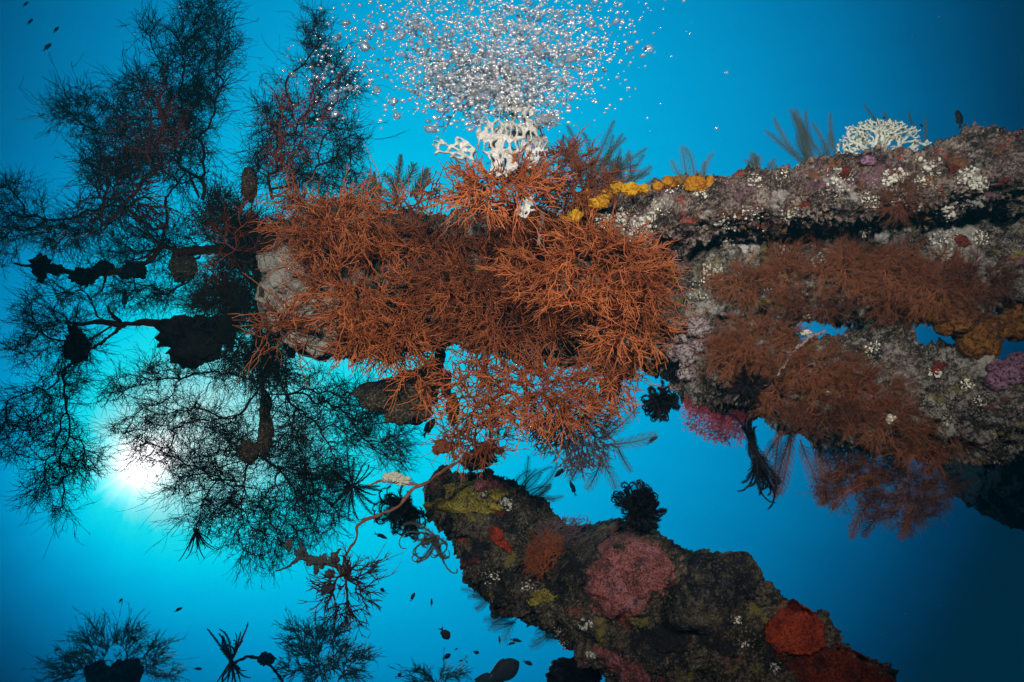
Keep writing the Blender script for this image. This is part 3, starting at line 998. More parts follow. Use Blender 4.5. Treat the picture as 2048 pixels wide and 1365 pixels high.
def twig(name, label, paths, d, mat, lumps=(), seed=0, lump_mat='dark', lump_name='sponge_lump', wob=1.0):
    base = cf(*paths[0][0][0][:2], d)
    th = thing(name, label, 'twig', base)
    mb = MB()
    for i, (p, r) in enumerate(paths):
        path_tube(mb, p, d, r, 60, wob, seed + i)
    mb.build('branch', MAT[mat], th, base)
    for i, (u, v, ru, rv) in enumerate(lumps):
        V, T = lump_geo(u, v, ru, rv, d, 0.8, 0.5, 2.6, seed + 10 + i, 4)
        MB().add(V, T=T).build(lump_name, MAT[lump_mat], th)
    return th


twig('lumpy_twig', 'bare black twig strung with dark sponge lumps at the left edge',
     [([(430, 498), (360, 505), (322, 490), (310, 515), (268, 538), (215, 546), (165, 552), (120, 540), (85, 530), (50, 533), (28, 527)], [7, 5, 4.5, 5, 6, 6, 6, 5, 4.5, 3.5, 2]),
      ([(322, 490), (292, 468), (262, 450)], [4, 2.5, 1.5]), ([(318, 495), (290, 515), (240, 528)], [3.5, 2, 1]),
      ([(322, 490), (335, 440), (330, 400), (375, 340), (398, 395)], [3, 3, 2, 2, 3]), ([(212, 552), (205, 580), (180, 600)], [2.2, 1.8, 1])],
     2.25, 'stem', [(84, 530, 17, 16), (82, 548, 9, 14), (110, 540, 14, 9), (168, 553, 22, 16), (205, 538, 17, 13), (272, 540, 20, 16), (250, 546, 14, 10)], 1)
lump('round_sponge', 'round dark sponge hanging at the right end of the lumpy twig', 'sponge', (368, 536, 27, 31, 2.22), 'darkleather', amp=0.3, seed=4)
twig('hooked_twig', 'black twig with a small upturned hook reaching left from the dark plate cluster',
     [([(470, 648), (400, 645), (330, 650), (285, 645), (240, 650), (200, 643), (150, 650)], [16, 14, 10, 8, 6, 5, 3]),
      ([(240, 645), (226, 632), (218, 622), (216, 612)], [5, 4, 3, 2]), ([(250, 650), (210, 680), (180, 700), (155, 720)], [4, 3, 3, 2]),
      ([(350, 505), (420, 500), (455, 495)], [8, 9, 10])],
     2.2, 'stem', [(153, 690, 17, 32), (150, 705, 14, 20)], 30)
pad('plate_sponge', 'dark ragged plate sponge cluster hanging under the hooked twig', 'sponge',
    [(312, 648), (330, 652), (352, 640), (388, 646), (420, 636), (468, 642), (474, 662), (456, 672), (462, 690), (440, 686), (436, 702), (418, 700), (412, 722), (398, 726), (392, 738), (376, 734), (368, 740), (356, 728), (342, 726), (340, 712), (330, 708), (342, 696), (326, 694), (312, 698), (318, 684), (306, 678), (322, 668)], 'dark', .02, .03, 3, d=2.15, back=.03, cling=False)
for a in [(360, 655, 40, 20, 2.13), (400, 690, 45, 35, 2.12), (440, 660, 35, 25, 2.13)]:
    lump('sponge_lump', 'dark sponge lobe on the plate sponge cluster at left', 'sponge', a, 'dark', amp=0.35, seed=int(a[0]), zk=0.3, group='dark sponge lobes at left')
twig('whip_coral', 'thin red brown whip coral winding down past the black feather star on the spar tip',
     [([(948, 900), (930, 915), (905, 930), (880, 948), (858, 965), (825, 980), (812, 995), (800, 1012), (770, 1025), (740, 1037), (712, 1050), (716, 1078), (700, 1095), (690, 1112), (684, 1135)],
       [3, 3, 3, 3.4, 3.4, 3.4, 3.4, 3, 3, 3, 3, 2.8, 2.5, 2.4, 2]),
      ([(840, 970), (800, 966), (760, 962), (735, 972)], [3, 3, 2.5, 1.6]), ([(735, 1037), (722, 1040)], [2.5, 1.5])],
     1.98, 'rope', [(790, 955, 15, 9), (805, 962, 13, 8), (775, 955, 10, 7)], 50, 'polyp', 'crust')
twig('knobbly_twig', 'brownish knobbly twig above the dark spiky coral ball',
     [([(552, 1143), (575, 1135), (600, 1115), (630, 1118), (655, 1125), (680, 1135), (700, 1150)], [1.5, 2.5, 5, 5, 5, 5.5, 4]),
      ([(655, 1125), (672, 1110), (680, 1098)], [4, 3.5, 2.5]), ([(612, 1112), (606, 1098), (600, 1085)], [6, 4, 2])],
     1.98, 'greycrinoid', [(598, 1105, 10, 8), (622, 1122, 11, 9), (645, 1122, 10, 12), (668, 1118, 9, 11), (690, 1140, 12, 10), (632, 1140, 5, 9), (660, 1148, 8, 8), (578, 1090, 6, 10)], 70, 'greycrinoid', 'knob')
twig('grey_stick', 'short pale grey stick standing between the orange bushes under the white lace coral',
     [([(1086, 428), (1084, 440), (1079, 465), (1076, 492)], [6, 4.2, 4, 4])], 1.62, 'grey', [], 80, wob=.6)
twig('bare_twig', 'pink speckled bare twig slanting over the feathery brown coral at right',
     [([(1650, 664), (1625, 672), (1600, 690), (1580, 715), (1562, 740), (1555, 752)], [3, 3.2, 4, 4.2, 4, 1.5]), ([(1580, 705), (1562, 700)], [3, 2])], 1.56, 'mauve', [(1612, 665, 9, 5)], 84, 'polyp', 'crust', .8)

# ------------------------------------------------------------------ sponges and plates
pad('cream_sponge', 'large pale cream sponge behind the left part of the big orange bush', 'sponge',
    [(530, 508), (560, 492), (600, 500), (635, 520), (665, 560), (690, 610), (700, 665), (680, 705), (640, 722), (600, 712), (565, 690), (530, 660), (512, 610), (520, 560)], 'cream', .05, .03, 9, back=.04)
for a in [(540, 525, 26, 20), (565, 560, 24, 26), (535, 590, 22, 26), (585, 610, 28, 24), (560, 650, 26, 22), (600, 675, 30, 22), (622, 640, 26, 24), (600, 535, 26, 20), (640, 698, 28, 16), (570, 520, 20, 18)]:
    h = surf(a[0], a[1], 2.0)
    lump('sponge_lobe', 'pale rounded sponge lobe at the left end of the wreck', 'sponge', (*a, h[0][2] - .08), 'cream', amp=.28, zk=.6, seed=int(a[0]), group='pale lobes of the cream sponge', level=3)
DP = [(700, 790), (720, 770), (770, 760), (830, 740), (860, 725), (882, 745), (878, 790), (855, 805), (858, 830), (840, 848), (800, 850), (775, 835), (745, 820), (725, 805)]
pad('leathery_plate', 'dark leathery folded plates hanging below the wreck between orange corals', 'sponge', DP, 'darkleather', .04, .03, 12, d=1.98, back=.05, cling=False)
for a in [(868, 748, 20, 30, 1.95), (840, 800, 32, 22, 1.93), (845, 825, 18, 18, 1.93), (800, 830, 28, 20, 1.93), (760, 800, 34, 22, 1.94), (880, 712, 10, 20, 1.97), (892, 770, 10, 26, 1.97), (905, 815, 12, 30, 1.98)]:
    lump('plate_lobe', 'dark curled lobe of the leathery plates below the wreck', 'sponge', a, 'darkleather', amp=.3, zk=.5, seed=int(a[0]), group='dark curled lobes below the wreck')
for a, l in [((500, 905, 20, 22, 2.2), 'dull brown sponge hanging among the black coral right of the sun'), ((530, 870, 13, 40, 2.22), 'long dull sponge column with pale flecks among the black coral'),
             ((530, 815, 10, 30, 2.24), 'upper dull sponge stalk among the black coral below the wreck'), ((500, 370, 16, 30, 2.1), 'pale flecked pointed sponge beside the pointed black coral tree'),
             ((690, 425, 50, 26, 2.15), 'dark sponge mound on top of the wreck behind the orange fringe'), ((1220, 775, 20, 26, 1.85), 'dark green lump at the lower edge of the wreck behind orange coral'),
             ((885, 895, 20, 15, 1.9), 'reddish brown leaf shaped sponge beside the lowest orange tuft'), ((950, 925, 30, 14, 2.0), 'dark crust holding the whip coral above the diagonal spar')]:
    lump('encrusted_sponge', l, 'sponge', a, 'darkleather' if a[0] != 885 else 'rust', amp=.35, seed=int(a[0]), zk=.6)


def lobes(name, label, cat, spec, mat, group=None, amp=.12, lift=.3, d=None):
    us = np.array([s[:2] for s in spec])
    def dep(u, v, r):
        if d is not None:
            return d
        for dv in (0, 15, 30, 45, 60):
            h = surf(u, v + dv)
            if h is not None:
                return h[0][2] - lift * r * h[0][2] / F
        return 1.65
    b = cf(*us.mean(0), dep(*us.mean(0), 0))
    th = thing(name, label, cat, b, group)
    for i, s in enumerate(spec):
        V, T = lump_geo(*s[:4], dep(s[0], s[1], s[2]), .85, amp, 2.0, int(s[0]), 4)
        MB().add(V, T=T).build('lobe', MAT[s[4] if len(s) > 4 else mat], th)
    return th


lobes('yellow_sponge', 'bright yellow lobed sponge climbing over the wreck right of the white lace coral', 'sponge',
      [(1288, 379, 11, 11), (1262, 380, 20, 14), (1232, 376, 13, 13), (1212, 390, 14, 13), (1196, 407, 19, 13), (1172, 392, 10, 16), (1158, 410, 12, 18), (1150, 432, 16, 12), (1130, 445, 12, 12), (1118, 460, 9, 9), (1186, 418, 7, 8)], 'yellow', amp=.26, lift=4.5)
lobes('orange_sponge', 'orange brown lobed sponge on the ridge of the upper beam under the feathery hydroid', 'sponge',
      [(1338, 364, 15, 13), (1316, 374, 12, 10), (1362, 368, 18, 15), (1388, 370, 22, 16), (1420, 366, 9, 15), (1402, 382, 16, 9)], 'amber', amp=.26)
lobes('tube_sponge', 'large orange brown lobed sponge between the two blue holes at the right edge', 'sponge',
      [(1958, 672, 42, 48), (1995, 655, 36, 26), (2035, 655, 30, 26), (1915, 640, 45, 34), (2030, 600, 22, 55), (1880, 620, 36, 30)], 'orangesponge', amp=.2, d=1.55)
lobes('purple_sponge', 'pink purple sponge at the right edge below the orange brown sponge', 'sponge',
      [(2020, 748, 42, 30), (2050, 740, 38, 36), (1995, 760, 22, 24)], 'purple', amp=.2, d=1.5)
lobes('mauve_rock', 'mauve knobbly coralline rock right of the orange bushes', 'rock',
      [(1365, 665, 26, 24), (1395, 655, 24, 20), (1350, 700, 22, 26), (1378, 705, 26, 28), (1340, 740, 20, 20), (1375, 745, 22, 20), (1405, 690, 20, 22), (1355, 770, 18, 14)], 'mauve', amp=.3, lift=.4)
lobes('pale_sponge', 'pale grey oval sponge inside the dark ledge under the upper beam', 'sponge', [(1495, 497, 38, 15), (1470, 490, 22, 12)], 'grey', lift=.5, d=1.68)
for a, m, l in [((1763, 466, 13, 18), 'grey', 'white wedge shaped shell in the dark gap under the upper beam'), ((1108, 690, 24, 11), 'grey', 'grey brown oval sponge sitting in the orange bushes'),
                ((1055, 512, 11, 11), 'grey', 'small pale round sponge in the low orange tuft'), ((1620, 745, 5, 5), 'grey', 'tiny white ball on the feathery coral left of the gap'),
                ((1655, 787, 7, 5), 'polyp', 'bright white fleck on the brown feathery coral, lower middle right'), ((1783, 840, 13, 10), 'polyp', 'white sponge patch among brown feathery coral near the right'),
                ((1485, 800, 16, 14), 'grey', 'pale lump above the pink sea fan'), ((1735, 322, 16, 9), 'purple', 'small purple sponge at the foot of the white stag coral')]:
    h = surf(a[0], a[1], 1.65)
    lump('small_sponge', l, 'sponge', (*a, h[0][2] - .012), m, amp=.3, zk=.7, seed=int(a[0]), level=3)


def ring(label, u, v, r, rot, seed):
    h = surf(u, v, 1.55)
    c = h[0] + np.array([0, 0, -.012])
    px = c[2] / F
    a = np.linspace(0, 2 * np.pi, 29)
    ax = np.array([math.cos(rot), math.sin(rot), 0]); ay = np.array([-math.sin(rot), math.cos(rot), .35])
    mb = MB()
    prof = [(0.55, .03), (.62, .0), (.8, -.012), (1.0, -.006), (1.1, .012), (1.15, .05)]
    V = np.concatenate([c + (ax * np.cos(a)[:-1, None] * .72 + ay * np.sin(a)[:-1, None]) * r * px * k * (1 + .06 * np.sin(3 * a[:-1, None] + seed)) + np.array([0, 0, z]) for k, z in prof])
    i = np.arange(len(prof) - 1)[:, None] * 28; k = np.arange(28)[None]; k2 = (k + 1) % 28
    mb.add(V, np.stack([i + k, i + k2, i + 28 + k2, i + 28 + k], -1).reshape(-1, 4))
    V, T = lump_geo(u, v, r * .5, r * .6, c[2] + .03, .5, .1, 2, 1, 3)  # solid black lump stands for the shade inside the mouth
    th = thing('cup_sponge', label, 'sponge', c)
    mb.build('rim', MAT['amber'], th); MB().add(V, T=T).build('mouth_shade', MAT['crinoid'], th)


ring('orange rimmed cup sponge with a dark mouth on the beam at right', 1810, 440, 13, .1, 1)
ring('closed orange cup sponge just right of the open one', 1846, 434, 9, .3, 2)

pad('pink_crust', 'broad pinkish red crust on the widest part of the diagonal spar', 'sponge',
    [(1158, 1215), (1172, 1170), (1165, 1140), (1205, 1115), (1195, 1095), (1235, 1075), (1255, 1062), (1280, 1075), (1310, 1085), (1335, 1108), (1350, 1135), (1352, 1165), (1335, 1180), (1320, 1200), (1285, 1215), (1270, 1235), (1220, 1238), (1185, 1228)], 'pinkcrust', .012, .010, 5, rings=60, seg=260, rag=.030)
pad('pink_crust', 'pink crust streak on the underside of the diagonal spar at the bottom edge', 'sponge',
    [(1190, 1290), (1225, 1300), (1270, 1325), (1300, 1355), (1290, 1385), (1250, 1370), (1215, 1340), (1185, 1310)], 'pinkcrust', .012, .010, 6, rag=.025)
pad('red_sponge', 'bright rounded orange red sponge near the lower end of the diagonal spar', 'sponge',
    [(1530, 1262), (1540, 1240), (1560, 1226), (1578, 1214), (1592, 1206), (1612, 1214), (1630, 1228), (1646, 1246), (1652, 1270), (1648, 1292), (1620, 1304), (1585, 1310), (1552, 1300), (1534, 1284)], 'redsponge', .034, .005, 7, rings=50, seg=240, rag=.010)
pad('red_sponge', 'long dark red sponge strip along the lowest end of the diagonal spar', 'sponge',
    [(1560, 1318), (1610, 1312), (1655, 1296), (1690, 1302), (1735, 1318), (1775, 1345), (1805, 1390), (1700, 1395), (1620, 1370), (1575, 1340)], 'redstrip', .012, .006, 17, rings=50, seg=240, rag=.020)
pad('red_sponge', 'slanting red sponge near the tip of the diagonal spar', 'sponge',
    [(975, 1056), (998, 1054), (1010, 1075), (1026, 1095), (1022, 1108), (1000, 1092), (985, 1082)], 'redsponge', .014, .010, 8, rag=.015)
for j, (u, v, r, l) in enumerate([(997, 1020, 14, 'small red crust above the slanting red sponge'), (1492, 1141, 7, 'tiny orange knob on the upper edge of the diagonal spar'), (940, 1125, 14, 'small reddish crust at the lower edge of the diagonal spar'),
                                  (1610, 410, 13, 'scarlet sponge patch on the face of the upper beam'), (1690, 345, 12, 'dull red patch on the ridge left of the white stag coral'), (2010, 365, 6, 'tiny scarlet dot near the right end of the upper beam'),
                                  (1925, 480, 15, 'rusty red patch below the upper beam near the right edge'), (1910, 335, 9, 'orange ring shaped dot on the upper beam near its right end'), (1640, 425, 8, 'orange smear beside the scarlet patch'), (1880, 735, 16, 'dull red crust on the lower wreck piece near the purple sponge')]):
    a = np.linspace(0, 2 * np.pi, 14)[:-1]
    rr = r * (1 + .35 * np.sin(a * 2 + j) + .15 * np.sin(a * 5 + j * 2))
    pad('red_crust', l, 'sponge', [(u + x * math.cos(t), v + .8 * x * math.sin(t)) for x, t in zip(rr, a)], 'redcrust', .004, .012, 20 + j, rag=.015, rings=14, seg=60)
for j, (u, v, ru, rv, l) in enumerate([(925, 1000, 62, 34, 'mustard yellow crust on the tip of the diagonal spar'), (1085, 1196, 32, 14, 'small yellow crust low on the diagonal spar'), (1000, 985, 26, 12, 'thin yellow crust beside the pink knob on the spar tip'),
                                       (1553, 608, 22, 12, 'yellow patch among the brown feathery corals'), (1598, 607, 15, 13, 'rounder yellow patch right of the first among brown feathery corals')]):
    a = np.linspace(0, 2 * np.pi, 18)[:-1]
    rr = 1 + .3 * np.sin(a * 3 + j) + .2 * np.sin(a * 5 + j * 2)
    o = pad('yellow_crust', l, 'sponge', [(u + ru * x * math.cos(t), v + rv * x * math.sin(t)) for x, t in zip(rr, a)], 'yellowcrust', .008, .014, 40 + j, rag=.022, rings=18, seg=90)
lobes('pink_sponge', 'pink knobbly growth on top of the spar tip', 'sponge', [(972, 960, 18, 18), (985, 970, 14, 12), (960, 972, 10, 10), (1005, 975, 12, 9)], 'pinkcrust', amp=.35, d=2.15)
_h2 = surf(1432, 1192)[0][2]
V, T = lump_geo(1432, 1195, 100, 72, _h2 - .0, .55, .16, 1.8, 5, 5, rot=.75)
tag(MB().add(V, T=T).build('dark_lump', MAT['navyrock']), 'big dark rounded lump on the diagonal spar right of the pink crust', 'rock')
for a, l in [((1530, 1190, 28, 22, 1.52), 'dark knob on the upper edge of the diagonal spar left of the red sponge'), ((1645, 1250, 20, 26, 1.47), 'dark green knob behind the bright red sponge'), ((1720, 1370, 60, 12, 1.6), 'dark reddish mound at the bottom edge far right'), ((1150, 1350, 50, 34, 1.95), 'black shaded lump under the diagonal spar at the bottom edge')]:
    lump('dark_rock', l, 'rock', a, 'navyrock' if a[0] != 1150 else 'crinoid', amp=.35, seed=int(a[0]))

# ------------------------------------------------------------------ white lace and stag corals
def lace(name, label, blobs, d, seed, mat, rad, flat, dens, link, root):
    rng = np.random.default_rng(seed)
    T = blob_pts([(*b, d) for b in blobs], dens, rng, .25)
    px = d / F
    N, par = grow(cf(*root, d), T, rng, 9 * px, .25, .1)
    mb = MB()
    th = thing(name, label, 'coral', cf(*root, d))
    tree_tubes(mb, N, par, rad * .62 * px, rad * 1.5 * px, .3, 7, flat)
    # cross links that close the meshes of the lace
    tips = np.where(np.bincount(par[1:], minlength=len(N)) == 0)[0]
    P, R = [], []
    if link:
        for t_ in tips:
            dd = np.linalg.norm(N - N[t_], axis=1)
            ok = np.where((dd > 9 * px) & (dd < link * px))[0]
            if len(ok):
                j = rng.choice(ok)
                m = (N[t_] + N[j]) / 2 + rng.normal(size=3) * 2 * px
                P.append(np.stack([N[t_], m, N[j]])); R.append(np.array([1, .8, 1.1]) * rad * .8 * px)
        if P:
            mb.tubes(np.array(P), np.array(R), 7, flat)
    mb.build('lattice' if link else 'branches', MAT[mat], th)
    # ragged blunt tips
    tb = np.repeat(tips, 2)
    D = nrm(nrm(N[tb] - N[par[tb]]) + rng.normal(size=(len(tb), 3)) * .5)
    Pt, Rt = twigs(N[tb], D, np.full(len(tb), rad * 2.2 * px), rad * .8 * px, rng.normal(size=D.shape) * .2, rng, 4, .7)
    MB().tubes(Pt, Rt, 6, flat).build('tips', MAT[mat], th)
    return th


def lace_plate(name, label, outline, d, seed, cell=15, w=.30, curve=.05, th=.004, stretch=(1.0, .7), ang=0.0):
    """a thin white plate pierced by rounded meshes, with a ragged lobed rim"""
    rng = np.random.default_rng(seed)
    o = np.array(outline, float)
    lo, hi = o.min(0) - 6, o.max(0) + 6
    st = 1.0
    U, Vv = np.meshgrid(np.arange(lo[0], hi[0], st), np.arange(lo[1], hi[1], st))
    X, Y = U.ravel(), Vv.ravel()
    jx = 3.5 * vnoise(np.stack([X * .09, Y * .09, X * 0 + seed], 1), 1)
    jy = 3.5 * vnoise(np.stack([X * .09, Y * .09, X * 0 + seed], 1), 2)
    Xp, Yp = X + jx, Y + jy
    ins = np.zeros(len(X), bool)
    q = len(o)
    for i in range(q):
        x1, y1 = o[i]; x2, y2 = o[(i + 1) % q]
        c = ((y1 > Yp) != (y2 > Yp)) & (Xp < (x2 - x1) * (Yp - y1) / (y2 - y1 + 1e-9) + x1)
        ins ^= c
    c_, s_ = math.cos(ang), math.sin(ang)
    A = (Xp * c_ + Yp * s_) * stretch[0] / cell; B = (-Xp * s_ + Yp * c_) * stretch[1] / cell
    f1 = np.full(len(X), 9.0); f2 = f1.copy()
    ia, ib = np.floor(A).astype(int), np.floor(B).astype(int)
    for da in (-1, 0, 1):
        for db in (-1, 0, 1):
            ca, cb = ia + da, ib + db
            px_ = ca + .15 + .7 * _h(ca, cb, ca * 0, seed); py_ = cb + .15 + .7 * _h(ca, cb, ca * 0 + 7, seed)
            dd = np.hypot(A - px_, B - py_)
            f2 = np.where(dd < f1, f1, np.minimum(f2, dd)); f1 = np.minimum(f1, dd)
    wid = w * (1 + .8 * vnoise(np.stack([X * .03, Y * .03, X * 0], 1), seed))
    keep = (ins & ((f2 - f1) < wid)).reshape(U.shape)
    nz = fbm(np.stack([X, Y, X * 0], 1), .05, 3, seed).reshape(U.shape)
    D = d + curve * ((U - U.mean()) / 60) ** 2 + .012 * nz - .02 * (Vv - Vv.mean()) / 60
    edge = np.clip((wid - (f2 - f1)) / .3, 0, 1).reshape(U.shape) ** .5
    P = np.stack([(U - 1024) / F * D, (682.5 - Vv) / F * D, D], -1).reshape(-1, 3)
    n = len(P)
    fr = P.copy(); fr[:, 2] -= th * (.3 + edge.ravel()); bk = P.copy(); bk[:, 2] += th * (.3 + edge.ravel())
    k = keep[:-1, :-1] & keep[1:, :-1] & keep[:-1, 1:] & keep[1:, 1:]
    r, c = np.nonzero(k)
    W_ = U.shape[1]
    i0 = r * W_ + c
    Q = np.stack([i0, i0 + W_, i0 + W_ + 1, i0 + 1], 1)
    E = np.concatenate([Q[:, [0, 1]], Q[:, [1, 2]], Q[:, [2, 3]], Q[:, [3, 0]]])
    key = np.sort(E, 1); key = key[:, 0] * n + key[:, 1]
    un, inv, cnt = np.unique(key, return_inverse=True, return_counts=True)
    Eb = E[cnt[inv] == 1]
    side = np.stack([Eb[:, 1], Eb[:, 0], Eb[:, 0] + n, Eb[:, 1] + n], 1)
    allq = np.r_[Q, Q[:, ::-1] + n, side]
    used = np.unique(allq)
    mp_ = np.zeros(2 * n, int); mp_[used] = np.arange(len(used))
    ob = MB().add(np.r_[fr, bk][used], mp_[allq]).build(name, MAT['white'])
    return tag(ob, label, 'coral')


lace_plate('lace_coral', 'tall white lace coral rising into the bubbles behind the round orange bush',
           [(952, 270), (962, 236), (982, 228), (996, 208), (1022, 198), (1054, 202), (1070, 218), (1058, 238), (1078, 252), (1076, 275), (1056, 284), (1046, 304), (1028, 308), (1038, 334), (1012, 356), (978, 350), (984, 320), (966, 304), (952, 288)], 1.46, 311, 19, .50, .02, stretch=(1.5, .62), ang=.15)
lace_plate('lace_coral', 'second white lace coral sheet leaning behind the tall one in the bubbles', [(975, 300), (985, 262), (1008, 240), (1030, 222), (1062, 232), (1090, 262), (1100, 285), (1080, 300), (1060, 322), (1030, 330), (1000, 335)], 1.52, 315, 17, .50, .05, stretch=(1.5, .6), ang=-.4)
lace_plate('lace_coral', 'left white lace coral plate jutting out beside the round orange bush',
           [(862, 290), (872, 270), (885, 280), (905, 288), (915, 275), (935, 280), (950, 300), (945, 325), (920, 322), (895, 315), (870, 308)], 1.42, 312, 17, .60, .02, stretch=(.7, 1.4), ang=.25)
lace_plate('lace_coral', 'right white lace coral arch beside the thin rusty coral',
           [(1050, 310), (1062, 290), (1082, 282), (1098, 292), (1096, 310), (1080, 318), (1072, 335), (1055, 340)], 1.44, 313, 14, .6, .02, stretch=(1.4, .7))
lace_plate('lace_coral', 'lower white lace coral lobes under the round orange bush',
           [(1035, 380), (1050, 370), (1062, 388), (1072, 395), (1066, 412), (1074, 425), (1060, 422), (1056, 435), (1046, 436), (1032, 428), (1030, 405)], 1.44, 314, 13, .5, .02, ang=1.2)
lace('stag_coral', 'white finely branched stag coral dome on the upper beam near the right', [(1765, 275, 78, 36), (1708, 292, 32, 30), (1828, 295, 36, 24), (1750, 260, 60, 20), (1790, 262, 45, 18)], 1.55, 305, 'stag', 2.5, None, .085, None, (1765, 335))
lace('stag_coral', 'small pale stag coral stump at the left foot of the stag coral dome', [(1685, 305, 14, 18), (1680, 320, 12, 10)], 1.57, 306, 'stag', 3.0, None, .06, None, (1682, 338))

# ------------------------------------------------------------------ feathery brown corals over the right of the wreck
G_F = 'feathery brown corals on the wreck at right'
FUZZ = [
    (1480, 560, 75, 50, 'fuzz', 'left upper feathery brown coral under the pale oval sponge'),
    (1575, 545, 55, 65, 'fuzz', 'feathery brown coral just right of the pale flecked crust, middle beam'),
    (1625, 480, 45, 30, 'fuzzdark', 'small dark feathery coral draped over the beam ledge'),
    (1680, 540, 70, 60, 'fuzz', 'feathery brown coral centred on the middle beam under the white shell'),
    (1780, 545, 90, 70, 'fuzz', 'largest reddish feathery coral under the orange cup sponge'),
    (1880, 570, 85, 70, 'fuzz', 'feathery reddish coral left of the right blue hole'),
    (1960, 560, 60, 55, 'fuzzdark', 'dim purple brown feathery coral at the right end of the middle beam'),
    (1930, 620, 55, 32, 'fuzz', 'feathery coral touching the orange brown sponge'),
    (1790, 610, 70, 32, 'fuzz', 'feathery coral fringe above the larger blue hole'),
    (1800, 400, 50, 45, 'fuzzdark', 'thin brown feathery coral on the face of the upper beam'),
    (1640, 610, 70, 35, 'fuzzdark', 'dark feathery coral right of the yellow patches'),
    (1500, 680, 90, 55, 'fuzz', 'feathery orange brown coral right of the mauve rock'),
    (1480, 720, 70, 50, 'fuzz', 'feathery coral above the black patch, lower left of the group'),
    (1580, 690, 60, 35, 'fuzz', 'feathery coral around the small blue gap'),
    (1650, 735, 80, 55, 'fuzz', 'feathery coral swept right behind the bare pink twig'),
    (1720, 780, 105, 50, 'fuzz', 'wide feathery coral crossing the lower wreck piece'),
    (1570, 785, 60, 45, 'fuzz', 'feathery coral below the bare pink twig'),
    (1640, 830, 95, 42, 'fuzzdark', 'dark feathery coral on the lower edge beside the pink sea fan'),
    (1770, 850, 90, 50, 'fuzz', 'feathery coral around the white sponge patch'),
    (1860, 890, 80, 55, 'fuzz', 'feathery coral at the lower right next to the black rock'),
    (1740, 925, 80, 50, 'fuzz', 'feathery coral hanging under the lower wreck piece, left'),
    (1820, 960, 85, 50, 'fuzz', 'feathery coral hanging under the lower wreck piece, middle'),
    (1700, 975, 70, 45, 'fuzzdark', 'dim feathery coral hanging lowest under the wreck, left'),
    (1800, 1015, 90, 40, 'fuzzdark', 'dim feathery coral hanging lowest under the wreck, right'),
    (1885, 970, 40, 45, 'fuzzdark', 'feathery coral hanging against the black rock'),
]
for i, (u, v, ru, rv, st, lab) in enumerate(FUZZ):
    h = surf(u, v)
    d = (h[0][2] if h is not None else 1.72) - .03
    coral('feathery_coral', lab, (u, v, d + .03), [(u, v, ru * .90, rv * .86, d)], st, 400 + i, G_F)

# ------------------------------------------------------------------ plumes, hydroids and sea fans
def plume(mb_s, mb_p, base, d, ln, ang, curve, pin, rng, n=16, dens=2.2, rs=1.3, rp=.6, tilt=.0):
    px = d / F
    s = np.linspace(0, 1, n)
    a = math.radians(ang) + curve * s ** 1.3
    st = ln / (n - 1) * px
    P = np.zeros((n, 3))
    P[0] = base
    for i in range(1, n):
        P[i] = P[i - 1] + st * np.array([math.cos(a[i]), math.sin(a[i]), tilt * math.sin(3 * s[i])])
    mb_s.tubes(P, np.linspace(rs, rs * .45, n) * px, 5)
    m = max(8, int(ln / dens))
    f = np.linspace(.06, 1, m)
    i0 = np.minimum((f * (n - 1)).astype(int), n - 2)
    fr = (f * (n - 1) - i0)[:, None]
    B = P[i0] * (1 - fr) + P[i0 + 1] * fr
    T = nrm(P[i0 + 1] - P[i0])
    Nn = nrm(np.cross(T, np.array([0.1, 0, 1.0])))
    for sg in (1, -1):
        D = nrm(T * .75 + Nn * sg + rng.normal(size=T.shape) * .08)
        L = pin * px * np.sqrt(np.clip(np.sin(np.pi * (.1 + .86 * f)), .05, 1)) * (.85 + .3 * rng.random(m))
        Q, R = twigs(B, D, L, rp * px, T * .35, rng, 4)
        mb_p.tubes(Q, R, 3)


def hydroid(name, label, specs, d, seed, mat='plume', cat='hydroid', group=None, rp=.6, rs=1.3, dens=2.2):
    """specs: (u, v, length px, angle deg (up = 90), curve, pinnule px)"""
    rng = np.random.default_rng(seed)
    base = cf(specs[0][0], specs[0][1], d)
    th = thing(name, label, cat, base, group)
    for (u, v, ln, an, cu, pin) in specs:
        a = MB()
        plume(a, a, cf(u, v, d + rng.normal() * .015), d, ln, an, cu, pin, rng, rp=rp, rs=rs, dens=dens, tilt=rng.normal() * .4)
        a.build('plume', MAT[mat], th, base)
    return th


def rays(u, v, n, ln, a0, a1, pin, seed, cu=.5, du=10, dv=4):
    r = np.random.default_rng(seed)
    return [(u + r.normal() * du, v + r.normal() * dv, ln * (.55 + .6 * r.random()), a0 + (a1 - a0) * (i + .5) / n + r.normal() * 6, r.normal() * cu, pin * (.8 + .4 * r.random())) for i, _ in enumerate(range(n))]


hydroid('feathery_hydroid', 'teal feathery hydroid clump right of the thin rusty coral', rays(1180, 380, 12, 125, 115, 35, 9, 1, .4, 22, 6), 1.95, 501)
hydroid('feathery_hydroid', 'teal hydroid bush behind the yellow sponge', rays(1245, 372, 14, 70, 130, 30, 10, 2, .5, 22, 6), 1.95, 502)
hydroid('feathery_hydroid', 'fine feathery hydroid standing behind the orange brown ridge sponge', [(1385, 372, 75, 128, -.5, 12), (1392, 372, 72, 105, .4, 10), (1398, 372, 70, 78, -.4, 10), (1376, 372, 60, 140, -.4, 10), (1405, 368, 55, 70, .2, 8)], 1.6, 503, rp=.45)
hydroid('feathery_hydroid', 'tall blurred feathery hydroid left of the stag coral', rays(1630, 335, 12, 105, 140, 80, 10, 4, .3, 22, 4), 1.75, 504, rp=.5)
hydroid('feathery_hydroid', 'low feathery hydroid on the ridge left of the taller one', rays(1535, 348, 9, 45, 140, 50, 9, 5, .4, 22, 3), 1.72, 505, rp=.5)
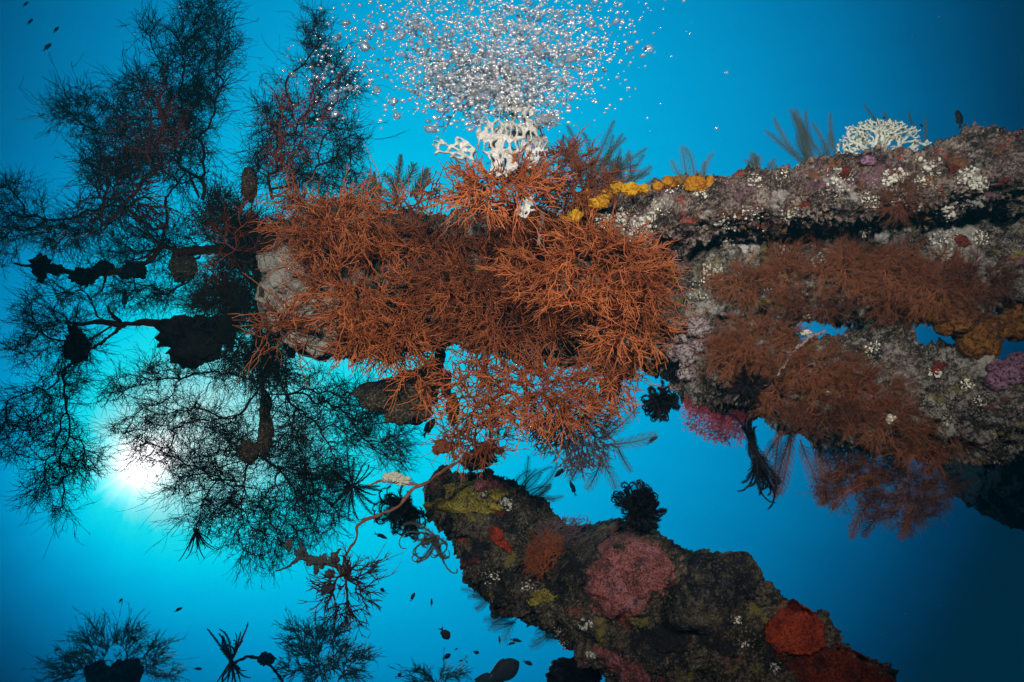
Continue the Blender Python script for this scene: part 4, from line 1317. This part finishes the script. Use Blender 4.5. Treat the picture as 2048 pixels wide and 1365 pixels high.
hydroid('feathery_hydroid', 'slim far hydroid stalks behind the stag coral', [(1850, 300, 60, 92, 0, 6), (1800, 270, 60, 112, .2, 5), (1825, 270, 55, 78, .3, 5), (1755, 250, 50, 105, .2, 5)], 1.9, 506, rp=.5)
hydroid('feathery_hydroid', 'hydroid stalk with pale crust standing left of the white lace coral', [(790, 425, 130, 92, -.1, 12), (800, 380, 60, 50, .5, 16), (820, 395, 60, 60, -.3, 14), (760, 420, 70, 100, .2, 9), (745, 420, 80, 88, .1, 7), (800, 390, 60, 120, .3, 14), (830, 400, 70, 75, -.2, 12)], 2.05, 507, rs=2.2, rp=.9)
hydroid('feathery_hydroid', 'pale teal hydroid clump on the right side of the spar tip', rays(1040, 1005, 16, 95, 105, -55, 9, 8, .6, 7, 9), 2.2, 508, rp=.5, dens=2.6)
for j, (u, v, n, ln, lab) in enumerate([(985, 1195, 6, 60, 'faint hydroid on the lower edge of the spar nearest its tip'), (1030, 1240, 6, 50, 'faint hydroid in the middle of the spar underside'), (1110, 1268, 6, 48, 'faint hydroid lowest on the spar underside')]):
    hydroid('feathery_hydroid', lab, rays(u, v, n, ln, 150, 235, 12, 20 + j, .4, 6, 4), 2.25 - j * .08, 520 + j, rp=.4, rs=.8)
hydroid('feathery_hydroid', 'brown feathery plumes hanging behind the dark trailing feather star', [(1590, 850, 150, -112, .3, 16), (1585, 860, 130, -98, -.1, 18), (1600, 880, 120, -75, -.2, 20), (1640, 870, 130, -92, .1, 22), (1620, 870, 110, -60, -.4, 18), (1660, 870, 120, -80, -.1, 20), (1575, 850, 120, -128, .4, 14), (1560, 850, 150, -95, .2, 14)], 1.75, 530, mat='fuzz', rp=.6, rs=1.4)
hydroid('feathery_hydroid', 'curled feathery plumes hanging lowest under the wreck at right', [(1740, 960, 90, -150, .5, 16), (1760, 985, 110, -140, .7, 16), (1800, 1000, 100, -125, .5, 18), (1840, 990, 90, -115, .6, 18), (1770, 960, 110, -165, .4, 14), (1870, 980, 80, -105, .5, 16), (1730, 930, 80, -170, .3, 14), (1820, 980, 95, -110, -.3, 16)], 1.7, 531, mat='fuzzdark', rp=.7, rs=1.8)
hydroid('feathery_hydroid', 'four translucent feathery plumes at the right of the grey sea fan', [(1195, 880, 105, 25, .5, 16), (1215, 890, 95, 5, .35, 17), (1200, 860, 85, 45, .6, 14), (1190, 905, 75, -50, -.4, 16), (1205, 915, 70, -110, -.3, 15), (1235, 895, 60, -65, .2, 10), (1165, 900, 70, -100, -.4, 14)], 1.82, 532, rp=.5, rs=1.6)


def fan(name, label, root, blobs, mat, seed, dens=.04, rt=.8, L=9, d=None, zk=.08, tw=2):
    rng = np.random.default_rng(seed)
    d = root[2]
    px = d / F
    T = blob_pts([(*b, d) for b in blobs], dens, rng, zk)
    N, par = grow(cf(*root), T, rng, 8 * px, .5, .08)
    th = thing(name, label, 'sea fan', cf(*root))
    mb = MB()
    tree_tubes(mb, N, par, rt * px, 3.2 * px, .28, 4)
    mb.build('ribs', MAT[mat], th, cf(*root))
    B = np.repeat(N[1:], tw, 0)
    D = np.repeat(nrm(N[1:] - N[par[1:]]), tw, 0) + rng.normal(size=B.shape) * np.array([.6, .6, .12])
    P, R = twigs(B, nrm(D), L * px * (.5 + rng.random(len(B))), rt * .8 * px, rng.normal(size=B.shape) * .2, rng, 3, .7)
    MB().tubes(P, R, 3).build('mesh', MAT[mat], th, cf(*root))
    return th


fan('sea_fan', 'rounded pink red sea fan hanging under the lower wreck piece', (1490, 800, 1.72), [(1430, 835, 66, 45), (1455, 855, 55, 35), (1395, 810, 35, 22), (1470, 825, 40, 35)], 'pinkfan', 601, dens=.12, L=8, tw=4, rt=.65)
fan('sea_fan', 'grey branching sea fan below the lowest large orange coral', (1130, 810, 1.76), [(1180, 900, 62, 42), (1120, 880, 55, 40), (1080, 860, 45, 30), (1140, 850, 60, 30), (1200, 840, 40, 40), (1150, 930, 40, 22)], 'greyfan', 602, dens=.075, rt=.95, L=11, zk=.25, tw=3)
fan('sea_fan', 'dark net sea fan on the shoulder of the diagonal spar', (1085, 1085, 2.0), [(1130, 1060, 48, 25), (1150, 1045, 30, 14), (1095, 1065, 30, 25), (1125, 1085, 30, 20)], 'greyfan', 603, dens=.10, rt=.6, L=7, tw=3)
fan('sea_fan', 'dusky red sea fan lying over the middle of the diagonal spar', (1085, 1150, 1.86), [(1085, 1105, 34, 45), (1070, 1130, 26, 30), (1105, 1090, 25, 25)], 'rust', 604, dens=.10, rt=.6, L=8, tw=4)
fan('sea_fan', 'blue grey fine sea fan behind the feathery corals hanging at right', (1690, 880, 1.84), [(1690, 930, 45, 55), (1720, 900, 40, 40), (1660, 900, 40, 30)], 'greyfan', 605, dens=.10, rt=.55, L=8, tw=3)

# far corals rising at the bottom of the view
coral('soft_coral_bush', 'far feathery coral bush with drooping tips at the bottom left', (225, 1410, 4.2),
      [(225, 1300, 55, 38, 4.2), (165, 1325, 50, 30, 4.2), (285, 1320, 45, 30, 4.2), (190, 1278, 30, 20, 4.2), (125, 1345, 25, 15, 4.2), (255, 1285, 30, 20, 4.2), (325, 1345, 25, 15, 4.2)], 'droop', 701, None)
coral('soft_coral_bush', 'far pale teal coral bush at the bottom right of the withered feather star', (650, 1400, 4.6),
      [(640, 1300, 55, 35, 4.6), (600, 1270, 25, 25, 4.6), (690, 1330, 45, 30, 4.6), (660, 1270, 35, 22, 4.6), (610, 1340, 40, 30, 4.6)], 'far', 702, None)
coral('soft_coral_bush', 'far low coral tufts at the bottom edge left of the big fish', (870, 1385, 4.8),
      [(850, 1355, 30, 14, 4.8), (895, 1352, 30, 16, 4.8)], 'far', 703, None)
for a, l in [((195, 1350, 24, 26, 4.0), 'left dark round head in the far coral bush'), ((250, 1355, 34, 32, 4.0), 'right dark round head in the far coral bush'), ((532, 1318, 16, 12, 4.1), 'small dark lobed sponge on a far curved stalk')]:
    lump('dark_sponge', l, 'sponge', a, 'dark', amp=.3, seed=int(a[0]))
twig('far_stalk', 'thin far stalk curving right under the small dark lobed sponge', [([(470, 1325), (495, 1312), (520, 1318), (545, 1335), (565, 1362), (570, 1400)], [3, 3, 2.5, 2.5, 2.5, 2.5])], 4.1, 'stem', [], 90)

# ------------------------------------------------------------------ feather stars
def star(label, u, v, r, d, arms, curl, seed, mat='crinoid', axis=(0, 0, -1), spread=1.0, pin=.16, rw=1.5, stretch=1.0, lens=.35, extra=None, tipk=2.2, basej=0.0):
    rng = np.random.default_rng(seed)
    c = cf(u, v, d)
    px = d / F
    th = thing('feather_star', label, 'feather star', c, None)
    V, T = lump_geo(u, v, min(5, r * .07 + 2), min(5, r * .07 + 2), d, .8, .15, 2, seed, 2)
    MB().add(V, T=T).build('disc', MAT[mat], th, c)
    ax = nrm(np.array(axis, float))
    e1 = nrm(np.cross(ax, [0.3, 1, .2])); e2 = np.cross(ax, e1)
    n = 22
    for i in range(arms + (extra[1] if extra else 0)):
        if extra and i == arms:
            ax = nrm(np.array(extra[0], float)); spread = extra[2]; r = extra[3]
            e1 = nrm(np.cross(ax, [0.3, 1, .2])); e2 = np.cross(ax, e1)
        ph = 2 * np.pi * (i + rng.random() * .8) / arms
        el = spread * (.35 + .75 * rng.random())
        d0 = nrm(ax * math.cos(el * 1.3) + (e1 * math.cos(ph) + e2 * math.sin(ph)) * math.sin(el * 1.3))
        tn = nrm(np.cross(d0, rng.normal(size=3) * .6 + ax * .8))
        sgn = 1 if rng.random() < .7 else -1
        L = r * px * (1 - lens + 2 * lens * rng.random()) * (1 + .45 * curl / 4)
        s = np.linspace(0, 1, n)
        P = np.zeros((n, 3)); P[0] = c + (ax * rng.normal() + e1 * rng.normal() * .3) * basej * px
        cur = d0.copy()
        for k in range(1, n):
            w = curl * (s[k] ** tipk) * (tipk + 1) / n * sgn * 1.3 + rng.normal() * .05
            cur = nrm(cur * math.cos(w) + np.cross(tn, cur) * math.sin(w) + tn * (tn @ cur) * (1 - math.cos(w)))
            P[k] = P[k - 1] + cur * L / n
        P = c + (P - c) * np.array([1, stretch, 1])
        mb = MB().tubes(P, np.linspace(rw, rw * .5, n) * px, 5)
        m = 40
        f = np.linspace(.1, 1, m); i0 = np.minimum((f * (n - 1)).astype(int), n - 2); fr = (f * (n - 1) - i0)[:, None]
        B = P[i0] * (1 - fr) + P[i0 + 1] * fr
        Tn = nrm(P[i0 + 1] - P[i0]); Sd = nrm(np.cross(Tn, tn + .05))
        for sg in (1, -1):
            D = nrm(Sd * sg * .4 + np.broadcast_to(tn, Sd.shape) * .7 * sg + Tn * .6 + rng.normal(size=Sd.shape) * .12)
            Q, R = twigs(B, D, pin * r * px * (.7 + .5 * rng.random(m)) * np.sqrt(1.05 - f), .55 * px, Tn * .3, rng, 3, .6)
            mb.tubes(Q, R, 3)
        mb.build('arm', MAT[mat], th, c)
    return th


star('curled black feather star hanging free below the mauve rock', 1318, 805, 34, 1.8, 80, 4.6, 801, axis=(.3, -.2, -1), spread=1.3, pin=.24, rw=2, tipk=4)
star('large curled black feather star perched on top of the pink crust', 1275, 1018, 44, 1.86, 95, 4.4, 802, axis=(.2, .5, -.7), spread=1.25, pin=.24, rw=2.2, tipk=4)
star('black feather star clinging to the left of the spar tip with arms drooping', 815, 1008, 62, 2.2, 60, 2.2, 803, axis=(-.3, -.7, -.5), spread=1.1, pin=.22, rw=1.8)
star('black feather star with straight spread arms below the black corals', 705, 972, 62, 2.15, 20, .5, 804, axis=(.1, 0, -1), spread=1.25, pin=.13, rw=1.3, lens=.2)
star('grey feather star with open curled arms under the spar tip', 875, 1075, 66, 2.12, 20, 2.6, 805, 'greycrinoid', axis=(-.5, -.4, -.6), spread=1.1, pin=.12, rw=1.8)
star('dark trailing feather star hanging in the blue water right of the pink sea fan', 1508, 905, 78, 1.6, 18, 1.0, 806, axis=(.28, -1, -.2), spread=.34, pin=.17, rw=2.2, lens=.4, extra=((-.22, 1, -.1), 10, .16, 62), basej=14)
star('dark feather star hanging under the lowest rusty tuft', 968, 888, 48, 1.95, 22, .9, 808, axis=(.3, -1, -.3), spread=.85, pin=.2, rw=1.4)
star('small withered feather star on the tip of the hanging black coral right of the sun', 392, 1062, 46, 2.25, 12, .5, 809, axis=(.3, -1, -.2), spread=.6, pin=.05, rw=1.6)
star('far withered feather star with raised and drooping arms at the bottom edge', 462, 1322, 62, 4.1, 14, .8, 810, axis=(.15, 1, -.2), spread=.5, pin=.10, rw=1.8, extra=((.2, -1, -.2), 14, .8, 42))
star('black feather star flattened in the shade among the brown feathery corals', 1492, 775, 40, 1.58, 30, .5, 812, axis=(.2, .1, -1), spread=1.4, pin=.22, rw=1.4)
star('small black feather star tucked under the mauve rock', 1340, 735, 26, 1.72, 18, 3.0, 813, axis=(.2, -.5, -1), spread=1.2, pin=.2, rw=1.6)

# ------------------------------------------------------------------ pale tunicates on the wreck
G_T = 'clusters of pale tunicates on the wreck'
rng = np.random.default_rng(77)
TUN = [(1215, 435, 24, 45), (1275, 470, 30, 60), (1240, 430, 16, 20), (1290, 445, 24, 40), (1320, 415, 20, 20), (1345, 380, 24, 26), (1400, 385, 14, 14), (1450, 445, 22, 22), (1445, 475, 22, 26), (1505, 430, 22, 30), (1510, 462, 18, 14),
       (1510, 362, 16, 26), (1565, 348, 14, 14), (1580, 430, 18, 30), (1600, 445, 12, 14), (1680, 360, 28, 40), (1740, 400, 20, 30), (1790, 360, 26, 46), (1800, 395, 20, 26), (1860, 335, 22, 26), (1845, 365, 18, 20), (1835, 420, 14, 14),
       (1935, 350, 22, 40), (1960, 370, 20, 30), (1920, 405, 18, 24), (1890, 430, 18, 26), (1730, 465, 12, 20), (1875, 480, 22, 30), (1900, 470, 20, 24), (1960, 475, 18, 24), (1890, 510, 14, 16), (1580, 500, 22, 30), (1640, 520, 18, 26),
       (1530, 570, 14, 18), (1425, 545, 20, 34), (1400, 580, 22, 40), (1240, 690, 24, 36), (1290, 700, 24, 40), (1270, 735, 18, 24), (1310, 625, 14, 14), (1620, 640, 14, 18), (1750, 700, 22, 26), (1870, 745, 12, 18), (1935, 770, 14, 20), (1960, 800, 14, 18), (1890, 840, 12, 14),
       (965, 985, 20, 30), (930, 965, 16, 16), (1010, 1010, 14, 18), (1060, 1170, 18, 20), (985, 1155, 16, 16), (1130, 1075, 8, 8), (1280, 1105, 7, 12), (1275, 1180, 9, 18), (1475, 1240, 8, 14), (1485, 1160, 6, 8), (1440, 1200, 5, 6), (1348, 1195, 5, 6), (1430, 1245, 7, 14),
       (1580, 1300, 14, 10), (1130, 1290, 12, 16), (1170, 1250, 14, 14), (1490, 1290, 8, 8), (1550, 1335, 12, 12), (1120, 1265, 12, 12), (1185, 1310, 12, 10)]
IV, IT = ICO[1]
for (u, v, r, n) in TUN:
    mb = MB()
    ks = .55 + .9 * rng.random()
    hc = surf(u, v)
    for _ in range(int(n * 1.9)):
        a, b = np.clip(rng.normal(size=2), -1.5, 1.5) * r * np.array([.6, .5]) + np.array([u, v])
        h = surf(a, b)
        if h is None or hc is None or abs(h[0][2] - hc[0][2]) > .035:
            continue
        px = h[0][2] / F
        s = ks * (0.8 + 2.0 * rng.random() ** 2) * px
        X = IV * s * np.clip(1 + .4 * rng.normal(size=3), .45, 2.2)
        X = X + nrm(h[1] + np.array([0, 0, -.4])) * (IV @ h[1])[:, None] * s * .5
        mb.add(X + h[0] - np.array([0, 0, .35 * s]), T=IT)
    if mb.n:
        tag(mb.build('tunicate_cluster', MAT['polyp' if ks < .95 else 'polypgrey']), 'cluster of small pale yellowish tunicates dotted over the crusted wreck', 'tunicates', G_T)

# short algae and hydroid fuzz that softens every wreck edge
for q, (V, Q) in enumerate(SURF[:4]):
    A = V[Q]
    c = A.mean(1)
    nn = nrm(np.cross(A[:, 2] - A[:, 0], A[:, 3] - A[:, 1]))
    cen = V.mean(0)
    ok = np.where((np.abs(nn[:, 2]) < 2) & (c[:, 2] < np.percentile(c[:, 2], 62)))[0]
    pick = rng.choice(ok, 16000)
    B = c[pick]; D = nn[pick]
    msk = fbm(B, 14, 3, 5 + q) > -.05
    B, D = B[msk], D[msk]
    # point outward
    out = B - np.stack([B[:, 0], np.interp(B[:, 0], *[x for x in (np.sort(c[:, 0]), c[np.argsort(c[:, 0]), 1])]), np.full(len(B), np.median(c[:, 2]) + .1)], 1)
    sg = np.sign(np.sum(D * np.where(D[:, 2:3] < 0, D, D), 1)); 
    D = nrm(D + rng.normal(size=D.shape) * .6)
    L = (.004 + .010 * rng.random(len(B)) ** 2)
    P, R = twigs(B - D * .001, D, L, .0006, rng.normal(size=B.shape) * .4, rng, 3)
    o = MB().tubes(P, R, 3).build('algae_turf', MAT['turf'])
    tag(o, 'short brown algae fuzz covering the ' + ['upper', 'middle', 'lower right', 'diagonal'][q] + ' wreck piece', 'algae', None, 'stuff')

# ------------------------------------------------------------------ fish
def fish_proto(deep, fork):
    """nose at +x, length 1; body, tail, dorsal and anal fin meshes in a local frame"""
    n, k = 22, 14
    s = np.linspace(0, 1, n)
    h = deep * np.interp(s, [0, .04, .12, .25, .4, .58, .75, .88, 1], [.06, .30, .62, .90, 1.0, .90, .58, .30, .22])
    h[1:-1] = (h[:-2] + 2 * h[1:-1] + h[2:]) / 4
    w = h * .42
    a = np.arange(k) * 2 * np.pi / k
    X = np.stack([np.repeat(.5 - .8 * s, k).reshape(n, k), h[:, None] * np.sin(a), w[:, None] * np.cos(a)], -1).reshape(-1, 3)
    i = np.arange(n - 1)[:, None] * k; j = np.arange(k)[None]; j2 = (j + 1) % k
    body = (X, np.stack([i + j, i + j2, i + k + j2, i + k + j], -1).reshape(-1, 4))
    def fin(poly, th=.006):
        p = np.array(poly, float); m = len(p)
        V = np.concatenate([np.c_[p, np.full(m, th)], np.c_[p, np.full(m, -th)], [[*p.mean(0), th * 1.6]], [[*p.mean(0), -th * 1.6]]])
        T = [(q, (q + 1) % m, 2 * m) for q in range(m)] + [(m + (q + 1) % m, m + q, 2 * m + 1) for q in range(m)]
        Qd = [(q, m + q, m + (q + 1) % m, (q + 1) % m) for q in range(m)]
        return V, Qd, T
    b = h[-1]
    tail = fin([(-.26, b * .9), (-.34, b + .02), (-.5, deep * .55 + .05), (-.45 + .05 * fork, deep * .22), (-.41 + .04 * fork, 0), (-.45 + .05 * fork, -deep * .22), (-.5, -deep * .55 - .05), (-.34, -b - .02), (-.26, -b * .9)])
    bh = lambda x: float(np.interp((.5 - x) / .8, s, h))
    dx = [.26, .16, .04, -.08, -.18]
    dor = fin([(x, bh(x) * .7) for x in dx] + [(-.24, bh(-.18) + .05), (-.14, bh(-.14) + .07), (-.02, bh(-.02) + .06), (.10, bh(.10) + .05), (.20, bh(.20) + .03)])
    ax_ = [.0, -.08, -.17]
    ana = fin([(x, -bh(x) * .7) for x in ax_] + [(-.24, -bh(-.18) - .05), (-.13, -bh(-.13) - .07), (-.03, -bh(-.03) - .04)])
    ic = ICO[2]
    eyes = [(ic[0] * .018 + np.array([.5 - .8 * .13, deep * .18, sg * h[3] * .34]), ic[1]) for sg in (1, -1)]
    out = []
    for nm, g in (('body', (body[0], body[1], None)), ('tail_fin', tail), ('dorsal_fin', dor), ('anal_fin', ana), ('eye', (eyes[0][0], None, eyes[0][1])), ('eye', (eyes[1][0], None, eyes[1][1]))):
        me = bpy.data.meshes.new(nm)
        me.from_pydata([tuple(x) for x in g[0]], [], [tuple(int(z) for z in x) for x in ([] if g[1] is None else list(g[1])) + ([] if g[2] is None else list(g[2]))])
        me.polygons.foreach_set('use_smooth', [nm in ('body', 'eye')] * len(me.polygons))
        me.materials.append(MAT['crinoid'] if nm == 'eye' else MAT['fish'])
        out.append((nm, me))
    return out


PROTO = {'slim': fish_proto(.115, 1.0), 'mid': fish_proto(.17, 1.2), 'deep': fish_proto(.25, .3)}
MR = Matrix([[RGT[i], UPV[i], -FWD[i]] for i in range(3)])
FISH = [  # u, v, length px, heading of the nose in degrees (0 = right, 90 = up), kind, yaw, depth, label
    (1918, 240, 44, 92, 'mid', 10, 3.0, 'dark fish heading straight up above the right end of the upper beam'),
    (1768, 236, 10, 20, 'deep', 30, 3.2, 'tiny fish above the white stag coral dome'),
    (1843, 252, 13, 80, 'deep', 40, 3.0, 'tiny banded fish just right of the stag coral dome'),
    (249, 600, 44, 92, 'slim', 10, 2.6, 'slender fish pointing up between the lumpy twig and the hooked twig'),
    (857, 857, 46, 58, 'mid', 15, 2.5, 'dark fish diving left just below the dark leathery plates'),
    (1304, 881, 30, 30, 'slim', 20, 2.4, 'slim fish by the tip of the feathery plumes under the curled black feather star'),
    (1122, 944, 36, 222, 'slim', 15, 2.5, 'slim fish under the grey sea fan, nose down left'),
    (1076, 897, 13, 135, 'slim', 10, 2.8, 'tiny fish beside the left of the grey sea fan'),
    (761, 1072, 30, -28, 'slim', 15, 3.0, 'slim fish under the winding whip coral'),
    (651, 1180, 40, 2, 'deep', 20, 2.6, 'deep bodied greenish fish left of the dark spiky coral ball'),
    (766, 1181, 16, 170, 'deep', 30, 2.6, 'fish half hidden at the right of the dark spiky coral ball'),
    (825, 1195, 20, 62, 'mid', 40, 3.4, 'fish with raised nose right of the dark spiky coral ball'),
    (863, 1206, 17, 92, 'slim', 20, 3.6, 'tiny upright sliver of a fish in open water below the spar tip'),
    (889, 1267, 36, -62, 'deep', 20, 2.8, 'dark deep bodied fish with nose down in open water'),
    (999, 1281, 17, 95, 'slim', 20, 3.2, 'tiny upright fish left of the pair of slim fish'),
    (1031, 1281, 27, -15, 'slim', 10, 3.0, 'upper of the pair of slim fish below the spar'),
    (1022, 1288, 20, 5, 'slim', 15, 3.0, 'lower of the pair of slim fish below the spar'),
    (952, 1305, 16, -40, 'deep', 30, 3.4, 'small rounded fish left below the pair of slim fish'),
    (893, 1314, 19, 25, 'deep', 20, 3.4, 'small pale fish below the dark deep bodied fish'),
    (912, 1299, 8, 15, 'mid', 20, 4.0, 'speck of a fish just above the small pale fish'),
    (921, 1322, 9, 10, 'mid', 20, 4.0, 'speck of a fish right of the small pale fish'),
    (933, 1324, 10, -60, 'slim', 20, 4.0, 'speck of a fish with nose down near the small pale fish'),
    (1055, 1326, 24, -30, 'mid', 15, 3.0, 'fish sloping down right above the big blunt fish'),
    (800, 1349, 22, 240, 'mid', 35, 3.3, 'small dark fish with nose down at the bottom edge'),
    (835, 1339, 12, 10, 'deep', 30, 3.6, 'rounded small fish left of the far low coral tufts'),
    (241, 1202, 10, 60, 'deep', 40, 4.5, 'tiny fish high above the far coral bush at bottom left'),
    (356, 1220, 17, 25, 'mid', 20, 4.2, 'small fish right of the tiny one in the open blue below the sun'),
    (266, 1277, 24, -52, 'mid', 15, 3.6, 'dark fish over the top of the far coral bush'),
    (113, 1300, 11, 5, 'deep', 30, 4.8, 'faint fish left of the far coral bush'),
    (305, 1320, 16, -25, 'mid', 15, 3.8, 'dark fish at the right of the far coral bush'),
    (357, 1345, 9, 20, 'deep', 30, 4.5, 'tiny fish at the bottom edge right of the far coral bush'),
    (395, 1338, 17, -12, 'mid', 15, 3.9, 'dark fish at the bottom edge left of the withered feather star'),
    (1002, 1347, 84, 25, 'deep', 15, 2.9, 'big blunt headed fish at the bottom edge'),
    (965, 1363, 70, 8, 'mid', 15, 3.0, 'second big fish cut off by the bottom edge'),
    (1146, 978, 34, 112, 'slim', 20, 7.5, 'faint ghostly fish far off in the water above the spar shoulder'),
    (94, 95, 24, 62, 'mid', 20, 5.5, 'largest of the faint fish at the top left corner'),
    (112, 60, 18, 70, 'mid', 20, 5.8, 'rightmost of the faint fish at the top left corner'),
    (60, 44, 18, 68, 'mid', 20, 5.8, 'middle left faint fish at the top left corner'),
    (51, 9, 16, 65, 'mid', 20, 5.8, 'topmost faint fish at the top left corner'),
    (751, 379, 24, -48, 'slim', 15, 2.1, 'thin dark fish beside the crusted hydroid stalk on top of the wreck'),
]
for (u, v, ln, hd, kind, yaw, d, lab) in FISH:
    r = bpy.data.objects.new('fish', None)
    COL.objects.link(r)
    s = ln * d / F
    flip = 1 if -90 <= ((hd + 180) % 360) - 180 <= 90 else -1
    m3 = MR @ Matrix.Rotation(math.radians(hd), 3, 'Z') @ Matrix.Rotation(math.radians(yaw), 3, 'Y')
    if flip < 0:
        m3 = m3 @ Matrix.Rotation(math.pi, 3, 'X')
    r.matrix_world = Matrix.Translation(Vector(wd(cf(u, v, d)))) @ m3.to_4x4() @ Matrix.Scale(s, 4)
    tag(r, lab, 'fish', 'fish around the wreck')
    for nm, me in PROTO[kind]:
        c = bpy.data.objects.new(nm, me)
        c.parent = r
        COL.objects.link(c)

# ------------------------------------------------------------------ bubbles breathed out by the diver
rng = np.random.default_rng(9)
DEN = [(880, 150, 42, 34, 260), (965, 130, 70, 42, 700), (1040, 185, 55, 30, 620), (990, 165, 60, 35, 500), (1000, 55, 100, 34, 330), (925, 195, 42, 24, 200), (1090, 105, 60, 42, 260), (835, 60, 34, 34, 90), (1140, 120, 45, 45, 120),
       (1000, 90, 150, 85, 420), (770, 100, 45, 70, 110), (1180, 70, 50, 55, 90), (700, 140, 40, 60, 60), (640, 135, 40, 45, 40), (1092, 236, 14, 11, 60), (832, 50, 14, 12, 40), (865, 258, 8, 7, 18), (945, 245, 10, 7, 20), (1000, 20, 150, 20, 140)]
bub = []
for (u, v, su, sv, n) in DEN:
    for _ in range(int(n * 1.6)):
        a, b = u + rng.normal() * su, v + rng.normal() * sv
        if b < -30:
            continue
        if b > 225 and not (1070 < a < 1120 or b < 262):
            continue
        r = min(8.5, 1.75 * math.exp(rng.normal() * .55) + .4)
        bub.append((a, b, 1.42 + .16 * rng.random() + .0004 * abs(a - 1000), r))
bub += [(1092, 236, 1.45, 13), (692, 46, 1.5, 7), (765, 53, 1.45, 9), (800, 70, 1.45, 9), (730, 95, 1.5, 9), (793, 232, 1.45, 6.5), (862, 259, 1.45, 10), (1232, 42, 1.5, 7), (1145, 115, 1.45, 10), (670, 228, 1.5, 7), (665, 195, 1.5, 7), (745, 58, 1.5, 6), (1076, 95, 1.45, 9), (1049, 139, 1.43, 8)]
bub.sort(key=lambda x: -x[3])
BM = []
for k in range(6):
    V, T = ICO[2]
    X = V * (1 + .30 * fbm(V + k * 5, 1.5, 2, k))[:, None] * np.array([1.2, .62 + .07 * k, .95])
    me = bpy.data.meshes.new('bubble')
    me.from_pydata([tuple(x) for x in wd(X)], [], [tuple(int(z) for z in t) for t in T])
    me.polygons.foreach_set('use_smooth', [True] * len(me.polygons))
    me.materials.append(MAT['bubble'])
    BM.append(me)
for i, (u, v, d, r) in enumerate(bub[:300]):
    o = bpy.data.objects.new('air_bubble', BM[i % 6])
    o.location = wd(cf(u, v, d))
    o.rotation_euler = tuple(rng.normal(size=3) * .25)
    o.scale = (r * d / F,) * 3
    COL.objects.link(o)
    tag(o, 'shiny silvery air bubble rising in the cloud at the top of the photo', 'bubble', 'air bubbles in the rising cloud')
mb = MB()
V1, T1 = ICO[1]
for (u, v, d, r) in bub[300:]:
    X = V1 * (1 + .12 * rng.normal(size=3)) * np.array([1.15, .85, 1]) * r * d / F
    mb.add(X + cf(u, v, d), T=T1)
tag(mb.build('fine_bubbles', MAT['froth']), 'mist of the finest air bubbles between the larger ones', 'bubbles', None, 'stuff')

mb = MB()
V0, T0 = ICO[0]
for _ in range(420):
    d = .7 + 2.6 * rng.random()
    mb.add(cf(rng.random() * 2048, rng.random() * 1365, d) + V0 * (.25 + .5 * rng.random() ** 2) * d / F * np.clip(1 + .5 * rng.normal(size=3), .4, 2.5), T=T0)
tag(mb.build('drifting_particles', MAT['grey']), 'tiny pale specks drifting all through the water', 'particles', None, 'stuff')

# ------------------------------------------------------------------ the water itself: even blue haze
HAZE = 0.018
if HAZE:
    hb = bpy.data.meshes.new('haze')
    x = 9.0
    c8 = [(sx * x, sy * x, z) for z in (-1.5, 9.5) for sy in (-1, 1) for sx in (-1, 1)]
    hb.from_pydata(c8, [], [(0, 2, 3, 1), (4, 5, 7, 6), (0, 1, 5, 4), (2, 6, 7, 3), (0, 4, 6, 2), (1, 3, 7, 5)])
    hm = bpy.data.materials.new('haze')
    hm.use_nodes = True
    n = hm.node_tree
    n.nodes.clear()
    out = n.nodes.new('ShaderNodeOutputMaterial')
    pv = n.nodes.new('ShaderNodeVolumePrincipled')
    pv.inputs['Color'].default_value = (0.03, 0.56, 0.82, 1)
    pv.inputs['Density'].default_value = HAZE
    n.links.new(pv.outputs[0], out.inputs['Volume'])
    hb.materials.append(hm)
    ho = bpy.data.objects.new('haze', hb)
    ho['kind'] = 'stuff'
    COL.objects.link(ho)
